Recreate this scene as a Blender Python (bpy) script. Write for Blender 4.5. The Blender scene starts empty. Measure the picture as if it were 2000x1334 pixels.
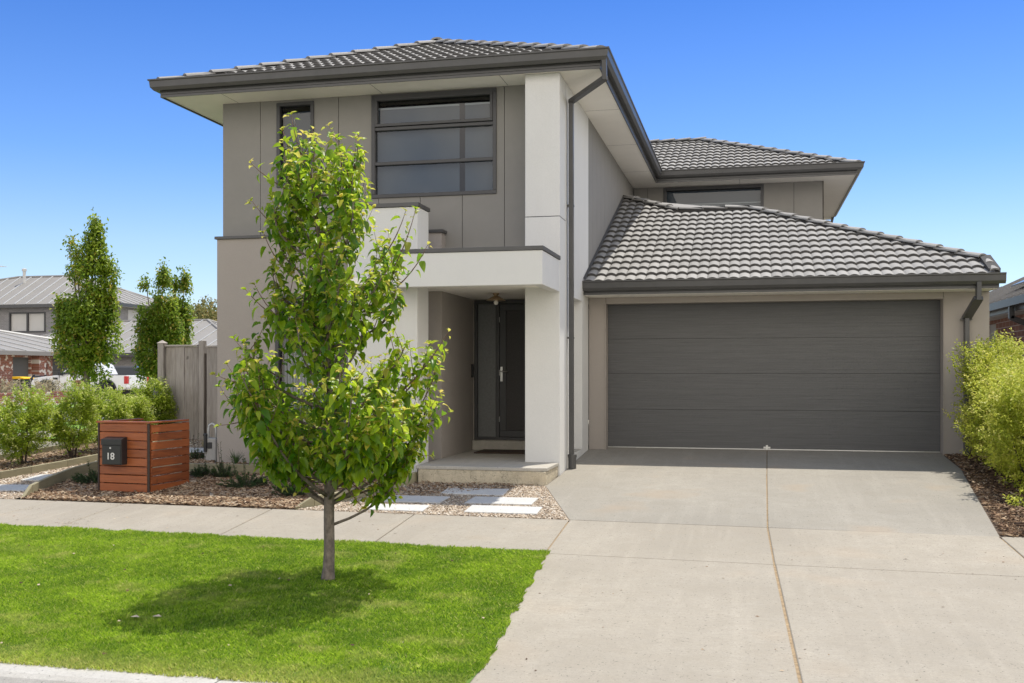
import bpy, bmesh, math, random
import numpy as np
from mathutils import Vector, Matrix
random.seed(7)
SC = bpy.context.scene
COL = SC.collection
R = math.radians

# ------------------------------------------------------------------ materials
def nodes_of(name):
    m = bpy.data.materials.new(name); m.use_nodes = True
    nt = m.node_tree
    return m, nt, nt.nodes['Principled BSDF'], nt.nodes['Material Output']

def mixc(nt, fac, a, b, mode='MIX'):
    n = nt.nodes.new('ShaderNodeMix'); n.data_type = 'RGBA'; n.blend_type = mode
    for sock, v in ((n.inputs[0], fac), (n.inputs[6], a), (n.inputs[7], b)):
        if isinstance(v, (tuple, list)): sock.default_value = (*v[:3], 1)
        elif isinstance(v, (int, float)): sock.default_value = v
        else: nt.links.new(v, sock)
    return n.outputs[2]

def noise(nt, scale, detail=4, rough=.6, stretch=None, coord='Object'):
    tc = nt.nodes.new('ShaderNodeTexCoord'); v = tc.outputs[coord]
    if stretch:
        mp = nt.nodes.new('ShaderNodeMapping'); mp.inputs['Scale'].default_value = stretch
        nt.links.new(v, mp.inputs[0]); v = mp.outputs[0]
    n = nt.nodes.new('ShaderNodeTexNoise')
    n.inputs['Scale'].default_value = scale; n.inputs['Detail'].default_value = detail
    n.inputs['Roughness'].default_value = rough
    nt.links.new(v, n.inputs['Vector'])
    return n.outputs[0]

def ramp(nt, v, lo, hi, a=0., b=1.):
    n = nt.nodes.new('ShaderNodeMapRange')
    n.inputs[1].default_value = lo; n.inputs[2].default_value = hi
    n.inputs[3].default_value = a; n.inputs[4].default_value = b
    nt.links.new(v, n.inputs[0]); return n.outputs[0]

def bumpn(nt, bsdf, h, strength, dist=.01, prev=None):
    b = nt.nodes.new('ShaderNodeBump'); b.inputs['Strength'].default_value = strength
    b.inputs['Distance'].default_value = dist
    nt.links.new(h, b.inputs['Height'])
    if prev: nt.links.new(prev, b.inputs['Normal'])
    nt.links.new(b.outputs[0], bsdf.inputs['Normal']); return b.outputs[0]

def attr(nt, name):
    a = nt.nodes.new('ShaderNodeAttribute'); a.attribute_name = name; return a.outputs['Fac']

def scale(c, k): return tuple(min(1, x * k) for x in c)

def plain(name, c, rough=.7, var=.12, vs=2.0, bump=0., bs=250., metal=0., spec=.5, stretch=None, dirt=0.):
    m, nt, b, o = nodes_of(name)
    n1 = noise(nt, vs, 5, .65, stretch)
    col = mixc(nt, ramp(nt, n1, .3, .7), scale(c, 1 - var), scale(c, 1 + var))
    if dirt:
        n2 = noise(nt, .9, 6, .7, (1, 1, .35))
        col = mixc(nt, ramp(nt, n2, .5, .75, 0, dirt), col, scale(c, .62))
    nt.links.new(col, b.inputs['Base Color'])
    b.inputs['Roughness'].default_value = rough; b.inputs['Metallic'].default_value = metal
    b.inputs['Specular IOR Level'].default_value = spec
    if bump: bumpn(nt, b, noise(nt, bs, 3, .6, stretch), bump, .004)
    return m

def render_mat(name, c, bump=.35):
    m, nt, b, o = nodes_of(name)
    big = noise(nt, .8, 5, .6, (1, 1, .5)); mid = noise(nt, 14, 4, .7); fine = noise(nt, 170, 3, .8)
    col = mixc(nt, ramp(nt, big, .3, .7), scale(c, .93), scale(c, 1.04))
    col = mixc(nt, ramp(nt, fine, .35, .65), scale(c, .86), col, 'MIX')
    col = mixc(nt, ramp(nt, mid, .3, .75, 0, .3), col, scale(c, .88))
    st = noise(nt, 5, 5, .7, (1, 1, .07)); pt = noise(nt, 2.2, 4, .65)
    col = mixc(nt, ramp(nt, st, .52, .74, 0, .16), col, scale((c[0], c[1] * .97, c[2] * .92), .78))
    col = mixc(nt, ramp(nt, pt, .45, .7, 0, .10), col, scale(c, 1.1))
    nt.links.new(col, b.inputs['Base Color']); b.inputs['Roughness'].default_value = .9
    b.inputs['Specular IOR Level'].default_value = .2
    p = bumpn(nt, b, fine, bump, .004); bumpn(nt, b, mid, .12, .02, p)
    return m

def rough_edge(name, c):
    m, nt, b, o = nodes_of(name)
    tc = nt.nodes.new('ShaderNodeTexCoord'); v = nt.nodes.new('ShaderNodeTexVoronoi'); v.feature = 'DISTANCE_TO_EDGE'; v.inputs['Scale'].default_value = 7
    wv = nt.nodes.new('ShaderNodeVectorMath'); wv.operation = 'ADD'; nz = nt.nodes.new('ShaderNodeTexNoise'); nz.inputs['Scale'].default_value = 9; nt.links.new(tc.outputs['Object'], nz.inputs[0])
    sc = nt.nodes.new('ShaderNodeVectorMath'); sc.operation = 'SCALE'; sc.inputs[3].default_value = .25; nt.links.new(nz.outputs[1], sc.inputs[0])
    nt.links.new(tc.outputs['Object'], wv.inputs[0]); nt.links.new(sc.outputs[0], wv.inputs[1]); nt.links.new(wv.outputs[0], v.inputs['Vector'])
    n = noise(nt, 6, 5, .7); f = noise(nt, 60, 4, .8)
    col = mixc(nt, ramp(nt, n, .35, .65), scale(c, .8), scale(c, 1.15))
    col = mixc(nt, ramp(nt, f, .4, .7, 0, .5), col, scale(c, .6))
    col = mixc(nt, ramp(nt, v.outputs['Distance'], .018, .0, 0, .75), col, scale(c, .25))
    nt.links.new(col, b.inputs['Base Color']); b.inputs['Roughness'].default_value = .95
    p = bumpn(nt, b, f, .7, .01); bumpn(nt, b, n, .6, .03, p)
    return m

def concrete(name, c, brushed=(2, 40, 2), stain=.25, stainc=(.30, .22, .15)):
    m, nt, b, o = nodes_of(name)
    big = noise(nt, .55, 6, .62); mid = noise(nt, 4, 6, .7); fine = noise(nt, 120, 3, .8)
    br = noise(nt, 3, 5, .7, brushed); sp = noise(nt, 55, 1, .5); blot = noise(nt, 1.1, 2, .5)
    tyre = noise(nt, 2.2, 4, .6, (3.5, .22, 1)); gr = noise(nt, 42, 4, .75); pit = noise(nt, 19, 2, .6)
    col = mixc(nt, ramp(nt, big, .34, .66), scale(c, .84), scale(c, 1.14))
    col = mixc(nt, ramp(nt, mid, .38, .68, 0, .6), col, scale((c[0], c[1] * .97, c[2] * .92), .82))
    col = mixc(nt, ramp(nt, tyre, .50, .68, 0, .35), col, scale(c, 1.22))
    col = mixc(nt, ramp(nt, br, .42, .66, 0, .55), col, scale(c, .80))
    col = mixc(nt, ramp(nt, gr, .44, .62, 0, .45), col, scale(c, .74))
    col = mixc(nt, ramp(nt, fine, .42, .66, 0, .45), col, scale(c, .62))
    col = mixc(nt, ramp(nt, pit, .70, .74, 0, .6), col, scale(c, .55))
    col = mixc(nt, ramp(nt, sp, .70, .74, 0, .8), col, scale(c, .28))
    col = mixc(nt, ramp(nt, blot, .60, .72, 0, stain), col, stainc)
    nt.links.new(col, b.inputs['Base Color']); b.inputs['Roughness'].default_value = .85
    b.inputs['Specular IOR Level'].default_value = .3
    p = bumpn(nt, b, fine, .3, .003); bumpn(nt, b, br, .25, .004, p)
    return m

def wood(name, c, c2, stretch=(1, 1, 14), rough=.6, weather=0.):
    m, nt, b, o = nodes_of(name)
    g = noise(nt, 3.5, 8, .7, stretch); g2 = noise(nt, 1.3, 3, .5); k = noise(nt, 6, 2, .5)
    t = attr(nt, 'tint')
    col = mixc(nt, ramp(nt, g, .3, .7), c, c2)
    col = mixc(nt, ramp(nt, g2, .4, .7, 0, .5), col, scale(c2, .7))
    col = mixc(nt, ramp(nt, k, .70, .76, 0, .8), col, scale(c2, .35))
    col = mixc(nt, ramp(nt, t, 0, 1, 0, .55), col, scale(c, 1.15))
    nt.links.new(col, b.inputs['Base Color']); b.inputs['Roughness'].default_value = rough
    bumpn(nt, b, g, .5, .004)
    return m

def foliage(name, dark, light, young, trans=.45, rough=.45):
    m, nt, b, o = nodes_of(name)
    t = attr(nt, 'tint'); a = attr(nt, 'age')
    n = noise(nt, 2.2, 2, .5)
    col = mixc(nt, t, dark, light)
    col = mixc(nt, ramp(nt, n, .35, .65, 0, .5), col, scale(dark, .9))
    col = mixc(nt, a, col, young)
    nt.links.new(col, b.inputs['Base Color']); b.inputs['Roughness'].default_value = rough
    b.inputs['Specular IOR Level'].default_value = .45
    tr = nt.nodes.new('ShaderNodeBsdfTranslucent')
    nt.links.new(mixc(nt, .6, col, (1.0, 1.0, .25), 'MULTIPLY'), tr.inputs[0])
    mult = nt.nodes.new('ShaderNodeMix'); mult.data_type = 'RGBA'; mult.blend_type = 'MULTIPLY'
    mx = nt.nodes.new('ShaderNodeMixShader'); mx.inputs[0].default_value = trans
    g = nt.nodes.new('ShaderNodeGamma'); g.inputs[1].default_value = .72
    nt.links.new(col, g.inputs[0]); nt.links.new(g.outputs[0], tr.inputs[0])
    nt.links.new(b.outputs[0], mx.inputs[1]); nt.links.new(tr.outputs[0], mx.inputs[2])
    nt.links.new(mx.outputs[0], o.inputs[0])
    return m

def tinted(name, cols, rough=.9, vs=60):
    """colour picked per chip or pebble by its own 'tint' value"""
    m, nt, b, o = nodes_of(name)
    r = nt.nodes.new('ShaderNodeValToRGB'); e = r.color_ramp.elements
    e[0].color = (*cols[0], 1); e[1].color = (*cols[-1], 1)
    for i, c in enumerate(cols[1:-1]):
        x = e.new((i + 1) / (len(cols) - 1)); x.color = (*c, 1)
    nt.links.new(attr(nt, 'tint'), r.inputs[0])
    col = mixc(nt, ramp(nt, noise(nt, vs, 3), .3, .7, 0, .35), r.outputs[0], scale(cols[0], .6))
    nt.links.new(col, b.inputs['Base Color']); b.inputs['Roughness'].default_value = rough
    b.inputs['Specular IOR Level'].default_value = .25
    return m

def bricks(name, c1, c2, mortar, vec='xz', bw=.24, bh=.086, c3=None):
    m, nt, b, o = nodes_of(name)
    tc = nt.nodes.new('ShaderNodeTexCoord')
    sx = nt.nodes.new('ShaderNodeSeparateXYZ'); nt.links.new(tc.outputs['Object'], sx.inputs[0])
    cb = nt.nodes.new('ShaderNodeCombineXYZ')
    nt.links.new(sx.outputs[0 if vec == 'xz' else 1], cb.inputs[0]); nt.links.new(sx.outputs[2], cb.inputs[1])
    br = nt.nodes.new('ShaderNodeTexBrick'); nt.links.new(cb.outputs[0], br.inputs[0])
    br.inputs['Color1'].default_value = (*c1, 1); br.inputs['Color2'].default_value = (*c2, 1)
    br.inputs['Mortar'].default_value = (*mortar, 1); br.inputs['Scale'].default_value = 1
    br.inputs['Mortar Size'].default_value = .006; br.inputs['Brick Width'].default_value = bw
    br.inputs['Row Height'].default_value = bh
    col = br.outputs[0]
    if c3:
        n = nt.nodes.new('ShaderNodeTexNoise'); n.inputs['Scale'].default_value = 4.
        n.inputs['Detail'].default_value = 1.
        nt.links.new(cb.outputs[0], n.inputs[0])
        f = nt.nodes.new('ShaderNodeMath'); f.operation = 'MULTIPLY'
        nt.links.new(ramp(nt, n.outputs[0], .56, .6), f.inputs[0])
        f.inputs[1].default_value = .9
        col = mixc(nt, f.outputs[0], col, c3)
    nt.links.new(col, b.inputs['Base Color']); b.inputs['Roughness'].default_value = .9
    bumpn(nt, b, br.outputs[1], -.4, .01)
    return m

def glass(name, tint=(.58, .64, .68), refl=.02):
    m, nt, b, o = nodes_of(name)
    nt.nodes.remove(b)
    t = nt.nodes.new('ShaderNodeBsdfTransparent'); t.inputs[0].default_value = (*tint, 1)
    g = nt.nodes.new('ShaderNodeBsdfGlossy'); g.inputs['Roughness'].default_value = .02
    f = nt.nodes.new('ShaderNodeFresnel'); f.inputs[0].default_value = 1.5
    ad = nt.nodes.new('ShaderNodeMath'); ad.operation = 'ADD'; ad.inputs[1].default_value = refl
    nt.links.new(f.outputs[0], ad.inputs[0])
    mx = nt.nodes.new('ShaderNodeMixShader'); nt.links.new(ad.outputs[0], mx.inputs[0])
    nt.links.new(t.outputs[0], mx.inputs[1]); nt.links.new(g.outputs[0], mx.inputs[2])
    nt.links.new(mx.outputs[0], o.inputs[0]); return m

def car_paint(name, c, metal=0.):
    m, nt, b, o = nodes_of(name)
    nt.links.new(mixc(nt, ramp(nt, noise(nt, 3, 4), .3, .7), scale(c, .95), scale(c, 1.03)), b.inputs['Base Color'])
    b.inputs['Roughness'].default_value = .3; b.inputs['Metallic'].default_value = metal
    b.inputs['Coat Weight'].default_value = .6; b.inputs['Coat Roughness'].default_value = .06
    return m

M = dict(
    white=render_mat('white_render', (.71, .705, .68)),
    taupe=render_mat('taupe_render', (.385, .348, .312), .5),
    clad=plain('grey_cladding', (.235, .225, .205), .75, .04, 3, .12, 300),
    groove=plain('groove_shade', (.03, .03, .03), .9, .1),
    soffit=plain('soffit_sheet', (.88, .84, .77), .7, .03, 1.5, 0),
    steel=plain('charcoal_steel', (.072, .071, .07), .38, .12, 4, .04, 30, spec=.5, dirt=.3),
    frame=plain('charcoal_window_frame', (.05, .05, .052), .45, .08, 6),
    glass=glass('window_glass'),
    blind=plain('grey_roller_blind', (.155, .172, .195), .9, .05, 2, .05, 600),
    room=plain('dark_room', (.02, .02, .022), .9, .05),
    white_rail=plain('white_blind_rail', (.6, .6, .58), .5, .03),
    door=plain('garage_door_steel', (.096, .096, .096), .5, .20, 5, .8, 60, stretch=(.35, 1, 26)),
    mesh=plain('security_mesh', (.045, .040, .040), .6, .5, 150, .2, 400),
    frosted=plain('frosted_sidelight', (.16, .165, .165), .35, .15, 30),
    chrome=plain('brushed_metal', (.6, .6, .58), .3, .05, 5, metal=1.),
    bronze=plain('bronze_lamp', (.42, .31, .20), .4, .1, 5, metal=.6),
    bulb=plain('frosted_bulb', (.8, .78, .7), .2, .02),
    slabw=concrete('porch_concrete', (.50, .475, .42), (3, 20, 3), .3, (.33, .27, .17)),
    stucco=rough_edge('rough_slab_edge', (.56, .49, .36)),
    drive=concrete('driveway_concrete', (.338, .315, .270), (4, 22, 4), .35, (.33, .25, .17)),
    path=concrete('footpath_concrete', (.378, .343, .284), (2.5, 26, 3), .22, (.35, .27, .19)),
    walk=concrete('walkway_concrete', (.36, .318, .260), (30, 1.5, 3), .22, (.33, .25, .17)),
    kerb=concrete('kerb_concrete', (.50, .485, .45), (6, 30, 6), .3, (.22, .22, .21)),
    paver=concrete('light_paver', (.62, .62, .60), (3, 3, 3), .15, (.4, .4, .38)),
    sand=plain('joint_sand', (.30, .22, .13), .95, .35, 25, .5, 80),
    soil=plain('brown_soil', (.10, .068, .045), .95, .35, 18, .8, 60),
    lawnbase=plain('lawn_soil', (.10, .175, .022), .95, .35, 9, .8, 120),
    farmgrass=plain('street_grass', (.16, .30, .03), .95, .3, 5, .6, 40),
    asphalt=plain('asphalt', (.17, .165, .155), .9, .25, 30, .5, 150),
    ground=plain('ground_earth', (.20, .18, .13), .95, .25, .5, .4, 20),
    gravelbase=plain('gravel_bed', (.32, .26, .2), .95, .4, 50, .8, 90),
    redwood=wood('stained_redwood', (.36, .105, .030), (.13, .032, .012), (1, 1, 14), .42),
    corner=plain('dark_corner_strip', (.035, .02, .014), .6, .2, 8),
    sleeper=wood('treated_timber', (.33, .30, .19), (.22, .195, .125), (1, 1, 10), .85),
    paling=wood('weathered_paling', (.46, .415, .375), (.19, .165, .145), (9, 9, .8), .9),
    bark=plain('grey_bark', (.155, .13, .11), .9, .55, 30, 1.0, 60, stretch=(1, 1, .5), dirt=.5),
    twig=plain('brown_twig', (.13, .075, .05), .8, .25, 20),
    darkbark=plain('dark_stem', (.06, .045, .035), .9, .25, 20),
    black=plain('black_powder_coat', (.018, .019, .021), .35, .1, 6),
    numeral=plain('silver_numeral', (.62, .62, .6), .35, .03),
    pearleaf=foliage('pear_leaf', (.05, .16, .006), (.44, .60, .010), (.70, .54, .09), .60, .36),
    hedgeleaf=foliage('hedge_leaf', (.24, .33, .016), (.70, .70, .08), (.86, .76, .22), .46, .5),
    shrubleaf=foliage('shrub_leaf', (.14, .25, .010), (.54, .64, .045), (.82, .80, .30), .48, .5),
    treeleaf=foliage('street_tree_leaf', (.06, .14, .008), (.38, .48, .03), (.60, .42, .08), .52, .36),
    rosemary=foliage('low_shrub_needle', (.03, .075, .02), (.07, .13, .035), (.2, .25, .07), .2, .6),
    grass=foliage('grass_blade', (.075, .19, .005), (.48, .68, .03), (.62, .58, .16), .48, .6),
    scrub=foliage('olive_scrub', (.10, .12, .03), (.26, .24, .06), (.35, .25, .08), .3, .7),
    lavender=foliage('dry_lavender', (.26, .25, .17), (.48, .42, .26), (.55, .38, .2), .3, .8),
    chips=tinted('wood_chip', [(.05, .03, .02), (.20, .12, .07), (.36, .24, .145), (.52, .40, .27), (.64, .53, .40)]),
    pebbles=tinted('pebble', [(.22, .16, .115), (.42, .33, .24), (.60, .50, .38), (.68, .64, .57)]),
    tilecap=plain('mortar_bed', (.045, .044, .043), .9, .2, 20),
    meterbox=plain('meter_grey', (.36, .35, .33), .6, .1, 10),
    pipe=plain('pale_pipe', (.55, .55, .53), .4, .1, 10),
    mat=plain('coir_mat', (.06, .04, .03), .95, .3, 90, .8, 200),
    carwhite=car_paint('white_paint', (.78, .78, .78)),
    cargrey=car_paint('grey_paint', (.09, .095, .1), .4),
    rubber=plain('tyre_rubber', (.025, .025, .026), .8, .1),
    alloy=plain('alloy_rim', (.5, .5, .5), .35, .05, metal=.8),
    carglass=plain('car_glass', (.03, .037, .045), .08, .05),
    lens=plain('red_lens', (.5, .02, .02), .2, .05),
    lamp=plain('clear_lens', (.6, .6, .6), .1, .05),
    greybrick=bricks('grey_brick', (.20, .195, .20), (.26, .25, .255), (.36, .35, .34)),
    greybricky=bricks('grey_brick_side', (.22, .21, .21), (.27, .26, .255), (.38, .37, .36), 'yz'),
    redbrick=bricks('recycled_brick', (.33, .11, .06), (.22, .085, .06), (.42, .38, .34), 'yz', c3=(.72, .68, .62)),
    redbrickx=bricks('recycled_brick_face', (.33, .11, .06), (.22, .085, .06), (.42, .38, .34), 'xz', c3=(.72, .68, .62)),
    brownbrick=bricks('brown_brick', (.33, .16, .11), (.24, .11, .08), (.60, .55, .50), 'yz', .30, .115),
    metalroof=plain('metal_roof', (.235, .225, .21), .75, .05, 1, spec=.5),
    ribs=plain('metal_roof_rib', (.42, .42, .41), .4, .05, 1),  # ribs lighter than the sheets: their highlights are put into the colour
    solar=plain('solar_panel', (.02, .022, .03), .15, .1, 4),
    grydoor=plain('far_garage_door', (.115, .118, .115), .6, .1, 4, .2, 20, stretch=(1, 1, 20)),
    binbody=plain('bin_green', (.03, .045, .035), .6, .1),
    binlid=plain('yellow_bin_lid', (.85, .52, .02), .45, .05),
    palegrey=plain('pale_cladding', (.55, .54, .52), .8, .04),
)

def tile_material():
    m, nt, b, o = nodes_of('concrete_roof_tile')
    c = (.31, .303, .290)
    t = attr(nt, 'tint'); fine = noise(nt, 160, 3, .8); big = noise(nt, 1.2, 4)
    col = mixc(nt, t, scale(c, .84), scale(c, 1.14))
    col = mixc(nt, ramp(nt, big, .35, .7, 0, .5), col, scale(c, .88))
    col = mixc(nt, ramp(nt, fine, .4, .65, 0, .5), col, scale(c, .66))
    nt.links.new(col, b.inputs['Base Color']); b.inputs['Roughness'].default_value = .8; b.inputs['Specular IOR Level'].default_value = .35
    bumpn(nt, b, fine, .25, .003); return m
M['tile'] = tile_material()
M['tile_nose_shade'] = plain('tile_edge_shade', (.065, .062, .058), .85, .25, 12, .2, 90)  # dark front faces paint in the shade below each tile row

# ------------------------------------------------------------------ mesh helpers
class MB:
    def __init__(s): s.v = []; s.f = []; s.t = []
    def add(s, vs, fs, tint=.5):
        n = len(s.v); s.v += [tuple(v) for v in vs]; s.f += [tuple(i + n for i in f) for f in fs]
        s.t += [tint] * len(vs); return s
    def box(s, x0, x1, y0, y1, z0, z1, tint=.5):
        return s.add([(x0, y0, z0), (x1, y0, z0), (x1, y1, z0), (x0, y1, z0), (x0, y0, z1), (x1, y0, z1), (x1, y1, z1), (x0, y1, z1)],
                     [(0, 3, 2, 1), (4, 5, 6, 7), (0, 1, 5, 4), (1, 2, 6, 5), (2, 3, 7, 6), (3, 0, 4, 7)], tint)
    def obox(s, c, ux, uy, uz, tint=.5):
        """box from centre and three half-axis vectors"""
        c = Vector(c); ux = Vector(ux); uy = Vector(uy); uz = Vector(uz)
        vs = [c + a * ux + b * uy + d * uz for d in (-1, 1) for a, b in ((-1, -1), (1, -1), (1, 1), (-1, 1))]
        return s.add(vs, [(0, 3, 2, 1), (4, 5, 6, 7), (0, 1, 5, 4), (1, 2, 6, 5), (2, 3, 7, 6), (3, 0, 4, 7)], tint)
    def prism(s, pts, z0, z1, zf=None, tint=.5):
        """plan polygon (counter-clockwise) extruded; zf(x,y) gives the top height when z1 is None"""
        n = len(pts)
        top = [(x, y, (zf(x, y) + z0 if zf else z1)) for x, y in pts]
        bot = [(x, y, (zf(x, y) + z1 if zf else z0)) for x, y in pts]
        return s.add(bot + top, [tuple(range(n - 1, -1, -1)), tuple(range(n, 2 * n))] +
                     [(i, (i + 1) % n, n + (i + 1) % n, n + i) for i in range(n)], tint)
    def ext(s, pts, axis, a, b, tint=.5):
        """polygon in the two other axes, extruded along axis ('x' or 'y') from a to b"""
        n = len(pts)
        f = (lambda p, k: (k, p[0], p[1])) if axis == 'x' else (lambda p, k: (p[0], k, p[1]))
        return s.add([f(p, a) for p in pts] + [f(p, b) for p in pts],
                     [tuple(range(n - 1, -1, -1)), tuple(range(n, 2 * n))] + [(i, (i + 1) % n, n + (i + 1) % n, n + i) for i in range(n)], tint)
    def tube(s, path, rad, seg=8, caps=True, tint=.5):
        P = [Vector(p) for p in path]; n = len(P)
        rr = rad if isinstance(rad, (list, tuple)) else [rad] * n
        vs = []; up = None
        for i, p in enumerate(P):
            t = (P[min(i + 1, n - 1)] - P[max(i - 1, 0)])
            t = t.normalized() if t.length > 1e-9 else Vector((0, 0, 1))
            if up is None:
                up = Vector((1, 0, 0)) if abs(t.x) < .9 else Vector((0, 1, 0))
            a = (up - t * up.dot(t)).normalized(); b = t.cross(a); up = a
            for k in range(seg):
                th = 2 * math.pi * k / seg
                vs.append(p + (math.cos(th) * a + math.sin(th) * b) * float(rr[i]))
        fs = [(i * seg + k, i * seg + (k + 1) % seg, (i + 1) * seg + (k + 1) % seg, (i + 1) * seg + k) for i in range(n - 1) for k in range(seg)]
        if caps: fs += [tuple(range(seg - 1, -1, -1)), tuple(range((n - 1) * seg, n * seg))]
        return s.add(vs, fs, tint)
    def lathe(s, c, prof, seg=20, axis='z', tint=.5):
        vs = []
        for r, h in prof:
            for k in range(seg):
                th = 2 * math.pi * k / seg; a, b = r * math.cos(th), r * math.sin(th)
                vs.append({'z': (c[0] + a, c[1] + b, c[2] + h), 'y': (c[0] + a, c[1] + h, c[2] + b), 'x': (c[0] + h, c[1] + a, c[2] + b)}[axis])
        n = len(prof)
        fs = [(i * seg + k, i * seg + (k + 1) % seg, (i + 1) * seg + (k + 1) % seg, (i + 1) * seg + k) for i in range(n - 1) for k in range(seg)]
        fs += [tuple(range(seg - 1, -1, -1)), tuple(range((n - 1) * seg, n * seg))]
        return s.add(vs, fs, tint)
    def build(s, name, mat, parent=None, bevel=0, smooth=False, seg=1, kind=None):
        o0 = parent['_o'] if parent is not None and '_o' in parent.keys() else (0, 0, 0)
        me = bpy.data.meshes.new(name)
        me.from_pydata([(x - o0[0], y - o0[1], z - o0[2]) for x, y, z in s.v], [], s.f)
        a = me.attributes.new('tint', 'FLOAT', 'POINT'); a.data.foreach_set('value', s.t)
        if bevel or True:
            bm = bmesh.new(); bm.from_mesh(me)
            if bevel:
                es = [e for e in bm.edges if len(e.link_faces) == 2 and e.calc_face_angle(0) > .5]
                bmesh.ops.bevel(bm, geom=es, offset=bevel, segments=seg, affect='EDGES', clamp_overlap=True)
            bmesh.ops.recalc_face_normals(bm, faces=bm.faces)
            bm.to_mesh(me); bm.free()
        if smooth:
            me.polygons.foreach_set('use_smooth', [True] * len(me.polygons))
        me.materials.append(M[mat] if isinstance(mat, str) else mat)
        return link(name, me, parent, kind)

def link(name, me, parent=None, kind=None):
    o = bpy.data.objects.new(name, me); COL.objects.link(o)
    if parent is not None:
        o.parent = parent
        if '_o' in parent.keys(): o['_o'] = list(parent['_o'])
    if kind: o['kind'] = kind
    return o

def tag(o, label, cat, group=None):
    o['label'] = label; o['category'] = cat
    if group: o['group'] = group
    return o

def thing(name, label, cat, loc, group=None, rz=0, offset=True):
    """an Empty at the base of a thing; parts are then written in scene coordinates (offset) or local ones"""
    o = bpy.data.objects.new(name, None); COL.objects.link(o)
    o.location = loc; o.rotation_euler = (0, 0, rz); o.empty_display_size = .2
    if offset: o['_o'] = list(loc)
    return tag(o, label, cat, group)

def fastmesh(name, V, F, mat, parent=None, attrs=None, kind=None, smooth=False, loc=None):
    """V (n,3) array, F (m,k) array of equal-sided faces"""
    V = np.asarray(V, dtype=np.float32)
    if parent is not None and '_o' in parent.keys(): V = V - np.array(list(parent['_o']), dtype=np.float32)
    me = bpy.data.meshes.new(name)
    m, k = F.shape
    me.vertices.add(len(V)); me.vertices.foreach_set('co', V.ravel())
    me.loops.add(m * k); me.loops.foreach_set('vertex_index', F.astype(np.int32).ravel())
    me.polygons.add(m); me.polygons.foreach_set('loop_start', np.arange(0, m * k, k, dtype=np.int32))
    if smooth: me.polygons.foreach_set('use_smooth', np.ones(m, dtype=bool))
    for n, a in (attrs or {}).items():
        at = me.attributes.new(n, 'FLOAT', 'POINT'); at.data.foreach_set('value', np.asarray(a, dtype=np.float32))
    me.update(calc_edges=True)
    me.materials.append(M[mat])
    return link(name, me, parent, kind)

def frames(D, U):
    """rotation matrices whose x axis is D and whose z axis leans to U"""
    D = D / np.linalg.norm(D, axis=1, keepdims=True)
    Y = np.cross(U, D); Y /= np.maximum(np.linalg.norm(Y, axis=1, keepdims=True), 1e-6)
    Z = np.cross(D, Y)
    return np.stack([D, Y, Z], axis=2)

def instances(TV, TF, P, Rm, S):
    """template verts/faces placed at P with rotations Rm and scales S -> V, F"""
    n = len(P); k = len(TV)
    V = np.einsum('nij,kj->nki', Rm, TV) * (S[:, None, None] if S.ndim == 1 else S[:, None, :]) + P[:, None, :]
    F = TF[None, :, :] + (np.arange(n) * k)[:, None, None]
    return V.reshape(-1, 3), F.reshape(-1, TF.shape[1])

def wall(mb, axis, pos, th, a0, a1, z0, z1, holes=()):
    """wall with rectangular holes, as one closed skin. axis 'y': front at y=pos, runs in x; thickness grows to pos+th"""
    A = sorted({a0, a1, *[h for q in holes for h in q[:2]]}); Z = sorted({z0, z1, *[h for q in holes for h in q[2:]]})
    A = [a for a in A if a0 <= a <= a1]; Z = [z for z in Z if z0 <= z <= z1]
    def solid(i, j):
        if i < 0 or j < 0 or i >= len(A) - 1 or j >= len(Z) - 1: return False
        ca, cz = (A[i] + A[i + 1]) / 2, (Z[j] + Z[j + 1]) / 2
        return not any(q[0] < ca < q[1] and q[2] < cz < q[3] for q in holes)
    f = (lambda a, d, z: (a, pos + d, z)) if axis == 'y' else (lambda a, d, z: (pos + d, a, z))
    for i in range(len(A) - 1):
        for j in range(len(Z) - 1):
            if not solid(i, j): continue
            p, q, r, t = A[i], A[i + 1], Z[j], Z[j + 1]
            mb.add([f(p, 0, r), f(q, 0, r), f(q, 0, t), f(p, 0, t)], [(0, 1, 2, 3)])
            mb.add([f(p, th, r), f(q, th, r), f(q, th, t), f(p, th, t)], [(3, 2, 1, 0)])
            if not solid(i - 1, j): mb.add([f(p, 0, r), f(p, th, r), f(p, th, t), f(p, 0, t)], [(3, 2, 1, 0)])
            if not solid(i + 1, j): mb.add([f(q, 0, r), f(q, th, r), f(q, th, t), f(q, 0, t)], [(0, 1, 2, 3)])
            if not solid(i, j - 1): mb.add([f(p, 0, r), f(q, 0, r), f(q, th, r), f(p, th, r)], [(3, 2, 1, 0)])
            if not solid(i, j + 1): mb.add([f(p, 0, t), f(q, 0, t), f(q, th, t), f(p, th, t)], [(0, 1, 2, 3)])
    return mb

def weld(o, d=1e-4):
    bm = bmesh.new(); bm.from_mesh(o.data); bmesh.ops.remove_doubles(bm, verts=bm.verts, dist=d)
    bmesh.ops.recalc_face_normals(bm, faces=bm.faces); bm.to_mesh(o.data); bm.free(); return o

def frame_rect(mb, x0, x1, z0, z1, w, y0, y1, axis='y'):
    """four mitreless bars of a rectangular frame"""
    for a, b, c, d in ((x0, x1, z0, z0 + w), (x0, x1, z1 - w, z1), (x0, x0 + w, z0 + w, z1 - w), (x1 - w, x1, z0 + w, z1 - w)):
        mb.box(a, b, y0, y1, c, d)
    return mb

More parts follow.
